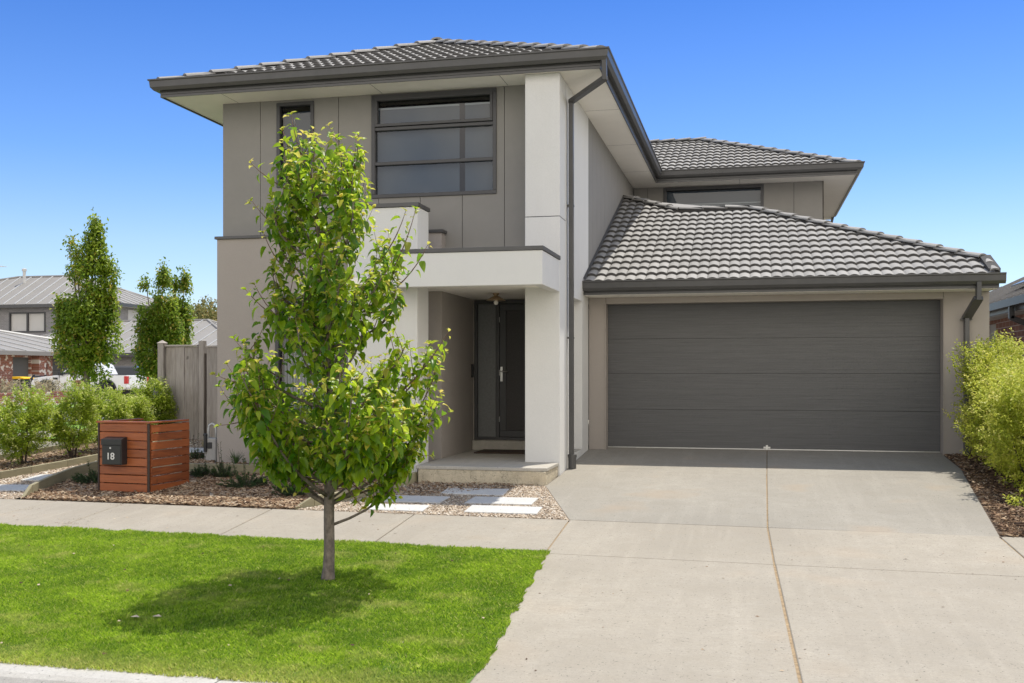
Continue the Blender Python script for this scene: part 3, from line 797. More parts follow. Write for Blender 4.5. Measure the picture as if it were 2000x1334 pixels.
# ---- soffits, fascias, gutters
sf = MB()
sf.prism([(-8.08, 13.05), (-1.87, 13.05), (-1.87, 21.17), (2.04, 21.17), (2.04, 27.4), (-8.08, 27.4)], 5.05, 5.068)
so = sf.build('soffit', 'soffit', H)
jt = MB()
for q in [(x, x + .005, 13.06, 13.6) for x in (-7.2, -5.0, -3.2)] + [(-2.39, -1.88, y, y + .005) for y in (15.2, 17.6, 20.0)] + [(-.2, -.195, 21.2, 21.79)]:
    MB().box(*q, 5.0485, 5.0495).build('soffit_joint', 'groove', so)
fp_path = [(-8.08, 27.4), (-8.08, 13.05), (-1.87, 13.05), (-1.87, 21.17), (2.04, 21.17), (2.04, 27.4)]
def fsweep(path, prof, name, mat, parent, bevel=0):
    return sweep(path, prof).build(name, mat, parent, bevel=bevel)
fascia_prof = [(0, 5.03), (.018, 5.03), (.018, 5.062), (.012, 5.066), (.018, 5.07), (.018, 5.100), (.012, 5.104), (.018, 5.108), (.018, 5.18), (0, 5.18)]
fa = fsweep(fp_path, fascia_prof, 'fascia', 'steel', H)
gut = [(.02, 5.13), (.085, 5.115), (.120, 5.155), (.128, 5.235), (.145, 5.245), (.145, 5.262), (.122, 5.262), (.112, 5.245), (.105, 5.165), (.08, 5.135), (.03, 5.145), (.03, 5.24), (.02, 5.24)]
gu = fsweep(fp_path, gut, 'gutter', 'steel', H)
# garage ones
gpath = [(-2.39, 15.12), (3.30, 15.12)]
fpf = [(a, z - 2.72) for a, z in fascia_prof]; 
sweep(gpath, [(a, z) for a, z in [(0, 2.30), (.018, 2.30), (.018, 2.335), (.012, 2.339), (.018, 2.343), (.018, 2.372), (.012, 2.376), (.018, 2.38), (.018, 2.45), (0, 2.45)]]).build('garage_fascia', 'steel', H)
g2 = sweep([(-2.41, 15.12), (3.36, 15.12)], [(a, z - 2.76) for a, z in gut]).build('garage_gutter', 'steel', H)
MB().ext([(15.10, 2.37), (15.035, 2.355), (15.0, 2.395), (14.992, 2.475), (14.975, 2.50), (15.10, 2.50)], 'x', 3.360, 3.366).build('gutter_end', 'steel', g2)
MB().ext([(15.10, 2.37), (15.035, 2.355), (15.0, 2.395), (14.992, 2.475), (14.975, 2.50), (15.10, 2.50)], 'x', -2.418, -2.411).build('gutter_end', 'steel', g2)
MB().box(-2.39, 3.28, 15.12, 15.6, 2.295, 2.312).build('garage_soffit', 'soffit', H)

# ---- upper cladding, front: panels with open joints over a dark backing
CY = 13.62
def clad_wall(parent, axis, pos, a0, a1, z0, z1, win, joints, sgn=1):
    mb = MB(); hl = list(win)
    for (a, b, c) in joints: hl.append((a - .004, a + .004, b, c))
    wall(mb, axis, pos, .016 * sgn, a0, a1, z0, z1, hl)
    o = weld(mb.build('cladding', 'clad', parent))
    bk = MB(); wall(bk, axis, pos + .017 * sgn, .18 * sgn, a0 + .001, a1 - .001, z0, z1 - .001, win)
    weld(bk.build('wall_frame', 'groove', parent)); return o
w1 = (-6.60, -6.03, 3.80, 5.01); w2 = (-5.16, -3.36, 3.59, 5.03)
clad_wall(H, 'y', CY, -7.45, -2.862, 2.3, 5.049, [w1, w2],
          [(-6.86, 2.3, 5.049), (-5.66, 2.3, 5.049), (-3.25, 2.3, 5.049), (-3.845, 2.3, 3.585), (-4.45, 2.3, 3.585), (-5.06, 2.3, 3.585), (-6.3, 2.3, 3.79)])
# right wing front and the long upper side wall
w3 = (-1.76, .28, 4.43, 5.03)
clad_wall(H, 'y', 21.8, -2.39, 1.46, 2.3, 5.049, [w3], [(-2.1, 2.3, 5.049), (.88, 2.3, 5.049)])
clad_wall(H, 'x', -2.401, 15.58, 21.79, 2.2, 5.049, [], [(15.58 + .45 * k, 2.2, 5.049) for k in range(1, 14)], -1)
clad_wall(H, 'x', 1.46, 21.8, 27.0, 2.3, 5.049, [], [(23, 2.3, 5.04), (25, 2.3, 5.04)], -1)
clad_wall(H, 'x', -7.45, CY + .01, 27.0, 2.9, 5.049, [], [(15, 2.9, 5.04), (17, 2.9, 5.04), (19, 2.9, 5.04)])
clad_wall(H, 'y', 27.0, -7.44, 1.45, -.1, 5.049, [], [(-5, 0, 5.04), (-2, 0, 5.04)])
MB().box(1.30, 1.459, 21.99, 26.99, -.1, 2.3).box(-2.38, 1.3, 21.99, 22.1, -.1, 2.3).build('lower_wall', 'taupe', H)

# ---- white side wall with its shallow niche, and the corner pier
sw = MB(); wall(sw, 'x', -2.40, -.25, 13.61, 15.575, -.3, 5.049, [(14.13, 14.98, 0.02, 2.20)])
weld(sw.build('side_wall', 'white', H))
MB().box(-2.66, -2.52, 14.12, 14.99, -.02, 2.22).build('niche_back', 'white', H)
MB().box(-2.53, -2.41, 14.14, 14.97, -.02, .03).build('niche_sill', 'slabw', H)
MB().box(-2.862, -2.40, 13.15, 13.609, -.3, 3.181).box(-2.861, -2.401, 13.151, 13.609, 3.186, 5.049).build('corner_pier', 'white', H, bevel=.006)
MB().box(-2.855, -2.405, 13.155, 13.6, 3.17, 3.19).build('pier_joint', 'groove', H)

# ---- lower left mass with cap, window
w4 = (-6.54, -5.1, .55, 2.24)
lm = MB(); wall(lm, 'y', 13.45, .2, -7.45, -4.09, -.3, 3.06, [w4]); lo = weld(lm.build('lower_wall', 'taupe', H))
MB().box(-4.30, -4.091, 13.652, 15.3, -.3, 2.5).build('porch_side_wall', 'taupe', H)
MB().box(-7.45, -7.25, 13.652, 26.9, -.3, 3.06).build('lower_wall', 'taupe', H)
MB().box(-7.478, -4.06, 13.42, 13.617, 3.062, 3.102).build('wall_cap', 'steel', H, bevel=.003)
MB().box(-7.478, -7.452, 13.62, 20, 3.062, 3.102).build('wall_cap', 'steel', H)

# ---- white blade wall rising past the balcony, and the balcony over the porch
MB().box(-5.05, -4.11, 12.46, 12.93, -.3, 3.26).build('blade_wall', 'white', H, bevel=.006)
MB().box(-5.07, -4.092, 12.44, 12.95, 3.262, 3.312).build('blade_cap', 'steel', H, bevel=.003)
bal = MB()
bal.box(-4.42, -2.402, 12.0, 12.12, 2.20, 2.61).box(-4.42, -4.30, 12.121, 12.458, 2.20, 2.61).box(-2.522, -2.402, 12.121, 13.148, 2.20, 2.61)
bo = bal.build('balcony_parapet', 'white', H, bevel=.005)
cp = MB(); cp.box(-4.435, -2.387, 11.985, 12.135, 2.612, 2.662).box(-4.435, -4.285, 12.136, 12.457, 2.612, 2.662).box(-2.537, -2.387, 12.136, 13.147, 2.612, 2.662)
cp.build('parapet_cap', 'steel', bo, bevel=.003)
MB().box(-5.0, -2.524, 12.122, 15.29, 2.262, 2.34).build('porch_ceiling', 'soffit', H)

# ---- porch slab, door step
sl = MB(); sl.ext([(-4.06, -.32), (-2.425, -.32), (-2.425, -.06), (-4.06, -.06)], 'y', 12.335, 15.1)
sl.build('porch_slab', 'stucco', H, bevel=.008)
MB().prism([(-4.085, 12.33), (-2.60, 12.33), (-2.415, 12.36), (-2.415, 13.148), (-2.868, 13.148), (-2.868, 15.1), (-4.085, 15.1)], -.058, -.015).build('porch_floor', 'slabw', H, bevel=.006)
MB().box(-4.08, -2.87, 15.0, 15.1, -.014, .13).build('door_step', 'slabw', H, bevel=.006)

# ---- front door, sidelight, screen
dy = 15.1
wl = MB(); wall(wl, 'y', dy, .2, -4.09, -2.55, .131, 2.40, [(-4.07, -2.80, .14, 2.25)]); weld(wl.build('entry_wall', 'taupe', H))
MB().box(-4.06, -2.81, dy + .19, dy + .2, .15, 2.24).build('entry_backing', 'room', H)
fr = MB(); fr.box(-4.07, -4.02, dy - .02, dy + .1, .14, 2.25).box(-3.735, -3.675, dy - .02, dy + .1, .14, 2.25).box(-2.86, -2.80, dy - .02, dy + .1, .14, 2.25)
for a, b in ((-4.02, -3.735), (-3.675, -2.86)): fr.box(a, b, dy - .02, dy + .1, 2.19, 2.25); fr.box(a, b, dy - .02, dy + .1, .14, .18)
df = fr.build('door_frame', 'frame', H, bevel=.003)
MB().box(-4.019, -3.736, dy + .03, dy + .045, .181, 2.189).build('sidelight', 'frosted', H)
d_ = MB(); frame_rect(d_, -3.67, -2.865, .185, 2.185, .095, dy - .015, dy + .02)
dd = d_.build('screen_door', 'frame', H, bevel=.003)
MB().box(-3.574, -2.961, dy - .002, dy + .006, .281, 2.089).build('mesh_panel', 'mesh', dd)
hd = MB(); hd.box(-3.66, -3.625, dy - .028, dy - .016, 1.02, 1.24).tube([(-3.645, dy - .03, 1.17), (-3.645, dy - .07, 1.17), (-3.54, dy - .075, 1.168)], .009, 8)
hd.lathe((-3.643, dy - .04, 1.075), [(.014, 0), (.014, .012)], 12, 'y'); hd.build('handle', 'chrome', dd)
for z in (.45, 1.15, 1.95): MB().tube([(-3.674, dy - .028, z - .04), (-3.674, dy - .028, z + .04)], .007, 8).build('hinge', 'chrome', dd)
MB().box(-4.089, -4.065, dy - .12, dy - .05, 1.08, 1.28).build('doorbell', 'black', H, bevel=.004)
# ceiling lamp: shallow bronze cone with a bare bulb
lm_ = MB(); lm_.lathe((-3.45, 13.95, 2.155), [(.135, 0), (.138, .004), (.03, .068), (.028, .075), (.045, .085), (.045, .105), (.001, .106)], 28)
la = lm_.build('porch_lamp', 'bronze', H, smooth=False)
MB().lathe((-3.45, 13.95, 2.095), [(.001, 0), (.018, .004), (.030, .02), (.034, .038), (.028, .056), (.014, .075)], 16).build('bulb', 'bulb', la, smooth=True)
tag(MB().box(-3.88, -3.12, 14.35, 14.93, -.014, .006).build('door_mat', 'mat', bevel=.004), 'thin dark doormat on the porch floor before the front door', 'doormat')

# ---- garage front
gw = MB(); wall(gw, 'y', 15.6, .24, -2.395, 3.28, -.3, 2.294, [(-2.135, 2.675, -.4, 2.2)])
go = weld(gw.build('garage_wall', 'taupe', H))
for x in (-2.136, 2.673): MB().box(x, x + .005, 15.597, 15.5985, 2.2, 2.293).build('wall_joint', 'groove', go)
MB().ext([(15.845, -.3), (26, -.3), (26, 2.3), (22.0, 2.62), (15.845, 2.62)], 'x', 3.08, 3.279).build('boundary_wall', 'taupe', H)
MB().ext([(15.55, 2.295), (15.85, 2.295), (15.85, 2.72), (15.11, 2.45), (15.11, 2.32)], 'x', 3.15, 3.278).build('gable_end', 'steel', H)
def gdoor():
    zz = [0.0, .59, 1.14, 1.67, 2.205]; first = None
    dr_ = MB(); o = None
    # one skin per panel, with fine horizontal ribs
    for i in range(4):
        a, b = zz[i] + (.012 if i == 0 else .0022), zz[i + 1] - .0022
        n = 9; prof = [(15.875, a), (15.848, a)]
        for k in range(n):
            z = a + (b - a) * (k + 1) / (n + 1)
            if k in (0, 2, 3, 5, 7, 8): prof += [(15.848, z - .003), (15.8492, z), (15.848, z + .003)]
        prof += [(15.848, b), (15.875, b)]
        m_ = MB(); m_.ext(prof, 'x', -2.134, 2.674)
        yield m_
gd = MB().box(-2.39, 3.07, 15.88, 15.90, 0.0, 2.60).build('garage_door', 'groove', H)
for m_ in gdoor(): m_.build('door_panel', 'door', gd)
sd = MB(); sd.box(-2.134, 2.674, 15.84, 15.86, .0, .012); sd.build('bottom_seal', 'chrome', gd)
MB().box(.20, .30, 15.815, 15.846, .02, .045).box(.235, .265, 15.80, 15.84, .0, .07).build('door_lock', 'chrome', gd)
for x in (-2.15, 2.6745): MB().box(x, x + .0155, 15.59, 15.6, 0, 2.215).build('door_trim', 'taupe', go)

# ---- windows
def window(x0, x1, z0, z1, y, bars=(), w=.05, blinds=(), deep=.35, rail=None, sash=None):
    f = MB(); frame_rect(f, x0, x1, z0, z1, w, y - .022, y + .07)
    for kind, a, b, c in bars:
        if kind == 'h': f.box(b, c, y - .012, y + .06, a - .022, a + .022)
        else: f.box(a - .02, a + .02, y - .012, y + .06, b, c)
    if sash: frame_rect(f, sash[0], sash[1], sash[2], sash[3], .038, y - .032, y + .03)
    fo = f.build('window', 'frame', H, bevel=.003)
    MB().add([(x0 + w, y + .036, z0 + w), (x1 - w, y + .036, z0 + w), (x1 - w, y + .036, z1 - w), (x0 + w, y + .036, z1 - w)], [(0, 1, 2, 3)]).build('pane', 'glass', fo)
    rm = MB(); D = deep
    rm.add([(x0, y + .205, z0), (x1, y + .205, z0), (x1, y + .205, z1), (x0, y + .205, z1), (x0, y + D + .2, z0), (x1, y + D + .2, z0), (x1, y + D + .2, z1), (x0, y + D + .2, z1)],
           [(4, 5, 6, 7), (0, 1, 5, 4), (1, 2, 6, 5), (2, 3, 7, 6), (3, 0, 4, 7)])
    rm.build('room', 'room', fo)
    for a, b, c, d in blinds:
        bo_ = MB().box(a, b, y + .11, y + .114, c, d).build('blind', 'blind', fo)
        if rail: MB().box(a, b, y + .095, y + .12, rail - .012, rail + .012).build('blind_rail', 'white_rail', bo_)
    return fo
window(*w1, CY, (), .05, [(-6.54, -6.09, 3.83, 4.90)])
window(*w2, CY, [('h', 4.555, -5.11, -3.41), ('h', 4.07, -5.11, -3.41)], .05, [(-5.12, -3.915, 3.62, 4.87), (-3.835, -3.40, 3.62, 4.87)], rail=4.86, sash=(-5.11, -3.41, 4.585, 4.985))
window(*w3, 21.8, (), .06, [(-1.7, .22, 4.47, 4.96)], rail=4.68)
lw = window(*w4, 13.45, [('h', 1.66, -6.49, -5.15)], .055, (), sash=(-6.48, -5.16, 1.69, 2.18))
# pale curtains half drawn behind the ground-floor window
cu = MB()
for k in range(14): cu.box(-6.46 + k * .045, -6.43 + k * .045, 13.57 + .01 * (k % 2), 13.59 + .01 * (k % 2), .6, 2.15)
cu.build('curtain', 'white_rail', lw)

# ---- downpipes
def pipe(pts, w, d, name='downpipe', mat='steel', brackets=(), parent=H):
    mb = MB()
    for a, b in zip(pts[:-1], pts[1:]):
        a = Vector(a); b = Vector(b); t = (b - a); L = t.length; t = t / L
        sx = Vector((0, 1, 0)) if abs(t.y) < .3 else Vector((1, 0, 0)); sx = (sx - t * sx.dot(t)).normalized(); sy = t.cross(sx)
        ww, dd_ = (w, d)
        mb.obox((a + b) / 2, t * (L / 2 + .02), sx * ww / 2, sy * dd_ / 2)
    o = mb.build(name, mat, parent, bevel=.004)
    for c, s in brackets: MB().obox(c, (s[0], 0, 0), (0, s[1], 0), (0, 0, s[2])).build('bracket', mat, o)
    return o
pipe([(-1.80, 13.0, 5.14), (-1.80, 13.04, 4.90), (-2.34, 13.68, 4.80), (-2.34, 13.70, .0)], .075, .06, brackets=[((-2.35, 13.70, 1.62), (.042, .05, .012)), ((-2.35, 13.70, 3.4), (.042, .05, .012))])
MB().lathe((-2.33, 13.70, -.14), [(.055, 0), (.055, .15), (.062, .15), (.062, .19), (.045, .19)], 16).build('pipe_socket', 'steel', H)
pipe([(3.03, 15.06, 2.37), (3.03, 15.075, 2.16), (2.97, 15.545, 1.92), (2.97, 15.55, -.2)], .12, .06, brackets=[((2.97, 15.555, 1.90), (.075, .03, .012))])
pipe([(2.05, 27, 5.14), (2.0, 27, 4.9), (1.5, 26.9, 4.8), (1.5, 26.9, 0)], .08, .06)

# ---- gas meter at the left corner
gx, gy_ = -7.645, 13.68; z0 = zg(gy_)
gm = thing('gas_meter', 'grey gas meter with looping pale pipe at the left corner of the house', 'gas meter', (gx, gy_, z0))
MB().box(gx - .095, gx + .095, gy_ - .08, gy_ + .08, z0, z0 + .34).build('meter_body', 'meterbox', gm, bevel=.012)
MB().box(gx - .07, gx + .03, gy_ - .09, gy_ - .08, z0 + .19, z0 + .28).build('dial', 'black', gm)
MB().tube([(gx - .07, gy_, z0 + .30), (gx - .07, gy_, z0 + .47), (gx - .055, gy_, z0 + .525), (gx - .01, gy_, z0 + .55), (gx + .035, gy_, z0 + .525), (gx + .05, gy_, z0 + .47), (gx + .05, gy_, z0 + .34)], .016, 10).build('pipe', 'pipe', gm, smooth=True)
MB().tube([(gx - .07, gy_ - .09, z0 + .14), (gx - .07, gy_ - .09, z0 + .40)], .026, 10).tube([(gx - .15, gy_, z0 + .38), (gx - .08, gy_, z0 + .38)], .02, 8).build('valve', 'black', gm)
# ------------------------------------------------------------------ plants
CA, SA = math.cos(R(13)), math.sin(R(13))
def leaf_template(L=1., W=.58, fold=.35, droop=.35, ribs=5):
    V = []
    for i in range(ribs):
        x = i / (ribs - 1); w = W / 2 * (math.sin(math.pi * min(1, x ** .8)) ** .8 if 0 < x < 1 else .02)
        zc = -droop * x * x
        V += [(x * L, -w, zc + fold * w), (x * L, 0, zc), (x * L, w, zc + fold * w)]
    F = []
    for i in range(ribs - 1):
        a = i * 3; F += [(a, a + 3, a + 4, a + 1), (a + 1, a + 4, a + 5, a + 2)]
    return np.array(V), np.array(F)
LT = [leaf_template(1, .62, .7, .45), leaf_template(1, .66, .45, .7), leaf_template(1, .56, 1.0, .35), leaf_template(.8, .5, .6, .6)]
DT = (np.array([(0, 0, 0), (.45, -.27, .10), (1, 0, -.12), (.45, .27, .10)]), np.array([(0, 1, 2), (0, 2, 3)]))

def leafmesh(name, P, D, U, S, mat, parent, tint, age, temps, kind=None):
    """one mesh from many leaves"""
    Vs, Fs, ts, ag, off = [], [], [], [], 0
    ti = rng.integers(0, len(temps), len(P))
    for k, (TV, TF) in enumerate(temps):
        m = ti == k
        if not m.any(): continue
        V, F = instances(TV, TF, P[m], frames(D[m], U[m]), S[m])
        Vs.append(V); Fs.append(F + off); off += len(V)
        ts.append(np.repeat(tint[m], len(TV))); ag.append(np.repeat(age[m], len(TV)))
    return fastmesh(name, np.concatenate(Vs), np.concatenate(Fs), mat, parent, {'tint': np.concatenate(ts), 'age': np.concatenate(ag)}, kind)

# ---- the young pear tree on the lawn, grown limb by limb
BX, BY = -3.215, 7.52
BZ = zg(BY)
def w2(lx, ly, lz): return np.array([BX + lx * CA - ly * SA, BY + lx * SA + ly * CA, BZ + lz])
ENV = np.array([(.58, -.05, .10), (.66, -.12, .34), (.80, -.30, .50), (.95, -.44, .66), (1.12, -.62, .74), (1.32, -.80, .86), (1.55, -.82, .93), (1.75, -.82, .92), (1.88, -.70, .84),
                (2.02, -.50, .60), (2.15, -.46, .60), (2.32, -.42, .66), (2.55, -.44, .72), (2.75, -.45, .55), (2.95, -.44, .44), (3.1, -.44, .40), (3.3, -.40, .36), (3.42, -.36, .30), (3.55, -.30, .10), (3.66, -.3, -.24)])
def env(z):
    a, b = np.interp(z, ENV[:, 0], ENV[:, 1]), np.interp(z, ENV[:, 0], ENV[:, 2])
    m = np.interp(z, [1.8, 2.0, 2.6, 3.3], [.035, .075, .06, .05]); return a + m, b - m
def lead(z): return np.interp(z, [0, .8, 1.6, 2.3, 3.0, 3.64], [.0, .02, .015, -.02, -.10, -.27])
def clampenv(p, k=1.0):
    a, b = env(p[2]); c = (a + b) / 2; rx = (b - a) / 2 * k; ry = rx * 1.12
    q = ((p[0] - c) / rx) ** 2 + ((p[1] + .1) / ry) ** 2
    if q > 1: f = 1 / math.sqrt(q); return np.array([c + (p[0] - c) * f, (p[1] + .1) * f - .1, p[2]])
    return p
rs = random.Random(11)
wood_ = MB(); twigs = MB(); LP, LD, LU, LS, LA = [], [], [], [], []
def W(p): return Vector(w2(*p))
# trunk with a slight flare and a knuckle at the ground
tz = [0, .04, .10, .25, .5, .75, .95, 1.1, 1.5, 2.0, 2.5, 3.0, 3.4, 3.62]
tr = [.056, .053, .046, .042, .041, .040, .036, .030, .024, .018, .0125, .008, .004, .0025]
wob = lambda z: (lead(z) + .006 * math.sin(z * 7), .004 * math.sin(z * 5 + 1), z)
wood_.tube([W(wob(z)) for z in tz], tr, 14)
def leafify(pts, sp, start=.0, big=1., tipage=True):
    """leaves along a shoot"""
    P = [np.array(p) for p in pts]; seg = [np.linalg.norm(b - a) for a, b in zip(P[:-1], P[1:])]; L = sum(seg); s = start * L
    ang = rs.uniform(0, 6.28)
    while s < L:
        k, r = 0, s
        while k < len(seg) - 1 and r > seg[k]: r -= seg[k]; k += 1
        p = P[k] + (P[k + 1] - P[k]) * (r / max(seg[k], 1e-6)); T = (P[k + 1] - P[k]) / max(seg[k], 1e-6)
        ang += 2.4 + rs.uniform(-.4, .4)
        o = np.array([math.cos(ang), math.sin(ang), 0.]); o -= T * o.dot(T); o /= max(np.linalg.norm(o), 1e-3)
        f = s / L; near = max(0, (f - .72) / .28)
        d = o * .75 + T * (.25 + .45 * near) + np.array([0, 0, -.42 + .42 * near]) + np.array([rs.gauss(0, .22), rs.gauss(0, .22), rs.gauss(0, .25)])
        d /= np.linalg.norm(d)
        pet = .018 + .02 * rs.random()
        LP.append(p + (o * .8 + T * .3) * pet); LD.append(d)
        u = T * .8 + np.array([rs.gauss(0, .35), rs.gauss(0, .35), .5]); LU.append(u)
        LS.append(big * (.056 + .052 * rs.random() ** 1.3) * (1 - .45 * near)); LA.append(near if tipage and rs.random() < .8 else 0)
        s += sp * rs.uniform(.7, 1.35)
    # a little whorl of young leaves at the tip
    if tipage:
        T = P[-1] - P[-2]; T /= max(np.linalg.norm(T), 1e-6)
        for k in range(3):
            a = rs.uniform(0, 6.28); d = T * .8 + np.array([math.cos(a), math.sin(a), .1]) * .6
            LP.append(P[-1]); LD.append(d / np.linalg.norm(d)); LU.append(T + np.array([0, 0, .3])); LS.append(.045 * big); LA.append(.9)
def curve(a, b, bow, n=6):
    a = np.array(a, float); b = np.array(b, float); mid = (a + b) / 2 + np.array(bow)
    return [(1 - t) ** 2 * a + 2 * t * (1 - t) * mid + t * t * b for t in np.linspace(0, 1, n)]
def shoot(p, d, L, r):
    e = clampenv(p + d * L, 1.03)
    c = curve(p, e, (rs.gauss(0, .015), rs.gauss(0, .015), -.02 - .05 * L), 5)
    twigs.tube([W(q) for q in c], [r, r * .8, r * .65, r * .5, r * .3], 5)
    leafify(c, .024, .04)
def limb(z0, phi, z1, k, r0, start=None, nsub=7):
    a, b = env(z1); cx = (a + b) / 2; rx = (b - a) / 2; cphi = math.cos(phi)
    tip = np.array([cx + rx * k * cphi, rx * 1.12 * k * math.sin(phi) - .10, z1])
    s0 = start if start is not None else np.array([lead(z0), 0, z0])
    out = np.array([math.cos(phi), math.sin(phi), 0]) * .12 * (1 + k)
    c = curve(s0, tip, out + np.array([0, 0, -.10]), 8)
    wood_.tube([W(q) for q in c], list(np.linspace(r0, .0035, 8)), 6)
    leafify(c, .030, .42)
    for j in range(nsub):
        t = .30 + .66 * (j + rs.random() * .6) / nsub; i = min(6, int(t * 7)); f = t * 7 - i
        p = c[i] + (c[i + 1] - c[i]) * f; T = c[i + 1] - c[i]; T = T / np.linalg.norm(T)
        a_ = rs.uniform(0, 6.28); d = T * .55 + np.array([math.cos(a_), math.sin(a_), 0]) * .55 + np.array([0, 0, .45]); d /= np.linalg.norm(d)
        shoot(p, d, rs.uniform(.16, .50) * (1.05 - .30 * t), .0042)
fork = np.array([.005, 0, .66])
# low scaffold limbs read off the tree: left fork, right fork, lowest right branch
for (s, phi, z1, k, r0) in (((-.005, 0, .60), 3.0, 1.42, .95, .020), ((.01, .0, .60), .25, 1.36, .95, .022), ((.03, .01, .44), .15, .98, .95, .0135), ((-.01, 0, .62), 2.6, 1.1, .7, .014),
                            ((.01, 0, .64), -1.2, 1.45, .95, .016), ((.01, 0, .66), -2.1, 1.5, .95, .016), ((.01, 0, .68), 1.3, 1.55, .95, .016), ((.01, 0, .7), 2.0, 1.5, .9, .016)):
    limb(0, phi, z1, k, r0, np.array(s), 10)
N = 44
for i in range(N):
    f = i / (N - 1); z0 = .72 + 2.35 * f ** 1.05; phi = i * 2.399 + rs.uniform(-.3, .3)
    rise = rs.uniform(.28, .75) * (1 - .35 * f); z1 = min(3.5, z0 + rise)
    limb(z0, phi, z1, rs.choice((.55, .72, .9, 1.0, 1.04)), .013 * (1 - .6 * f) + .003, None, 6 if f < .6 else 5)
for i in range(14):
    limb(rs.uniform(.60, 1.0), i * 2.399 + .5, rs.uniform(.95, 1.75), rs.choice((.6, .85, 1.0, 1.08)), .010, None, 8)
# inner shoots that fill the column
for i in range(44):
    z = rs.uniform(.75, 3.2); a_ = rs.uniform(0, 6.28); d = np.array([math.cos(a_) * .6, math.sin(a_) * .6, .7])
    shoot(np.array([lead(z), 0, z]), d / np.linalg.norm(d), rs.uniform(.25, .45), .005)
# long tips that stand out from the outline in the photo
for (x0, z0, x1, z1, ly) in ((-.15, 3.2, -.285, 3.65, 0), (-.14, 3.1, -.33, 3.50, -.1), (-.2, 3.0, -.575, 3.25, -.1), (-.2, 2.6, -.555, 2.95, -.15), (.18, 3.0, .255, 3.47, -.1), (.1, 3.1, .09, 3.45, 0),
                             (.42, 2.5, .62, 2.88, -.1), (.5, 2.4, .70, 2.88, -.15), (.55, 2.3, .79, 2.62, -.1), (-.3, 2.0, -.64, 2.28, 0), (-.4, 1.5, -.83, 1.62, -.2), (-.5, 1.3, -.85, 1.22, 0),
                             (-.4, 1.6, -.76, 1.90, .1), (-.3, 2.0, -.52, 2.3, -.2), (.6, 1.5, .95, 1.95, -.1), (.6, 1.6, .92, 1.80, 0), (.6, 1.2, .95, 1.32, .1), (.5, 1.0, .80, .98, .1), (.25, .8, .55, .66, 0),
                             (.3, 2.1, .60, 2.15, .0), (-.25, .95, -.48, .80, .0), (.1, .8, .28, .60, -.1), (.15, .8, .36, .64, 0), (.2, .85, .46, .72, .1), (-.1, .85, -.34, .72, .1), (-.1, .8, -.22, .70, -.1), (.35, 1.0, .62, .86, 0), (-.3, 2.4, -.50, 2.72, 0)):
    c = curve((x0, ly * .6, z0), (x1, ly, z1), (.03 if x1 > 0 else -.03, 0, -.03), 6)
    twigs.tube([W(q) for q in c], [.006, .005, .0045, .004, .003, .002], 5); leafify(c, .036, .15)
LP, LD, LU, LS, LA = map(np.array, (LP, LD, LU, LS, LA))
P = np.stack([BX + LP[:, 0] * CA - LP[:, 1] * SA, BY + LP[:, 0] * SA + LP[:, 1] * CA, BZ + LP[:, 2]], 1)
rot = lambda A: np.stack([A[:, 0] * CA - A[:, 1] * SA, A[:, 0] * SA + A[:, 1] * CA, A[:, 2]], 1)
pear = thing('pear_tree', 'young upright pear tree with glossy green leaves and thin grey trunk on the front lawn', 'tree', (BX, BY, BZ))
wood_.build('trunk', 'bark', pear, smooth=True); twigs.build('twigs', 'twig', pear, smooth=True)
n = len(P); tint = np.clip(rng.beta(1.1, 1.4, n) + .4 * LA, 0, 1); age = np.clip(LA * rng.uniform(.2, 1.1, n) * (rng.random(n) < .75) + (rng.random(n) < .10) * rng.uniform(0, .5, n), 0, 1)
leafmesh('crown', P, rot(LD), rot(LU), LS, 'pearleaf', pear, tint, age, LT)
print('pear leaves', n)

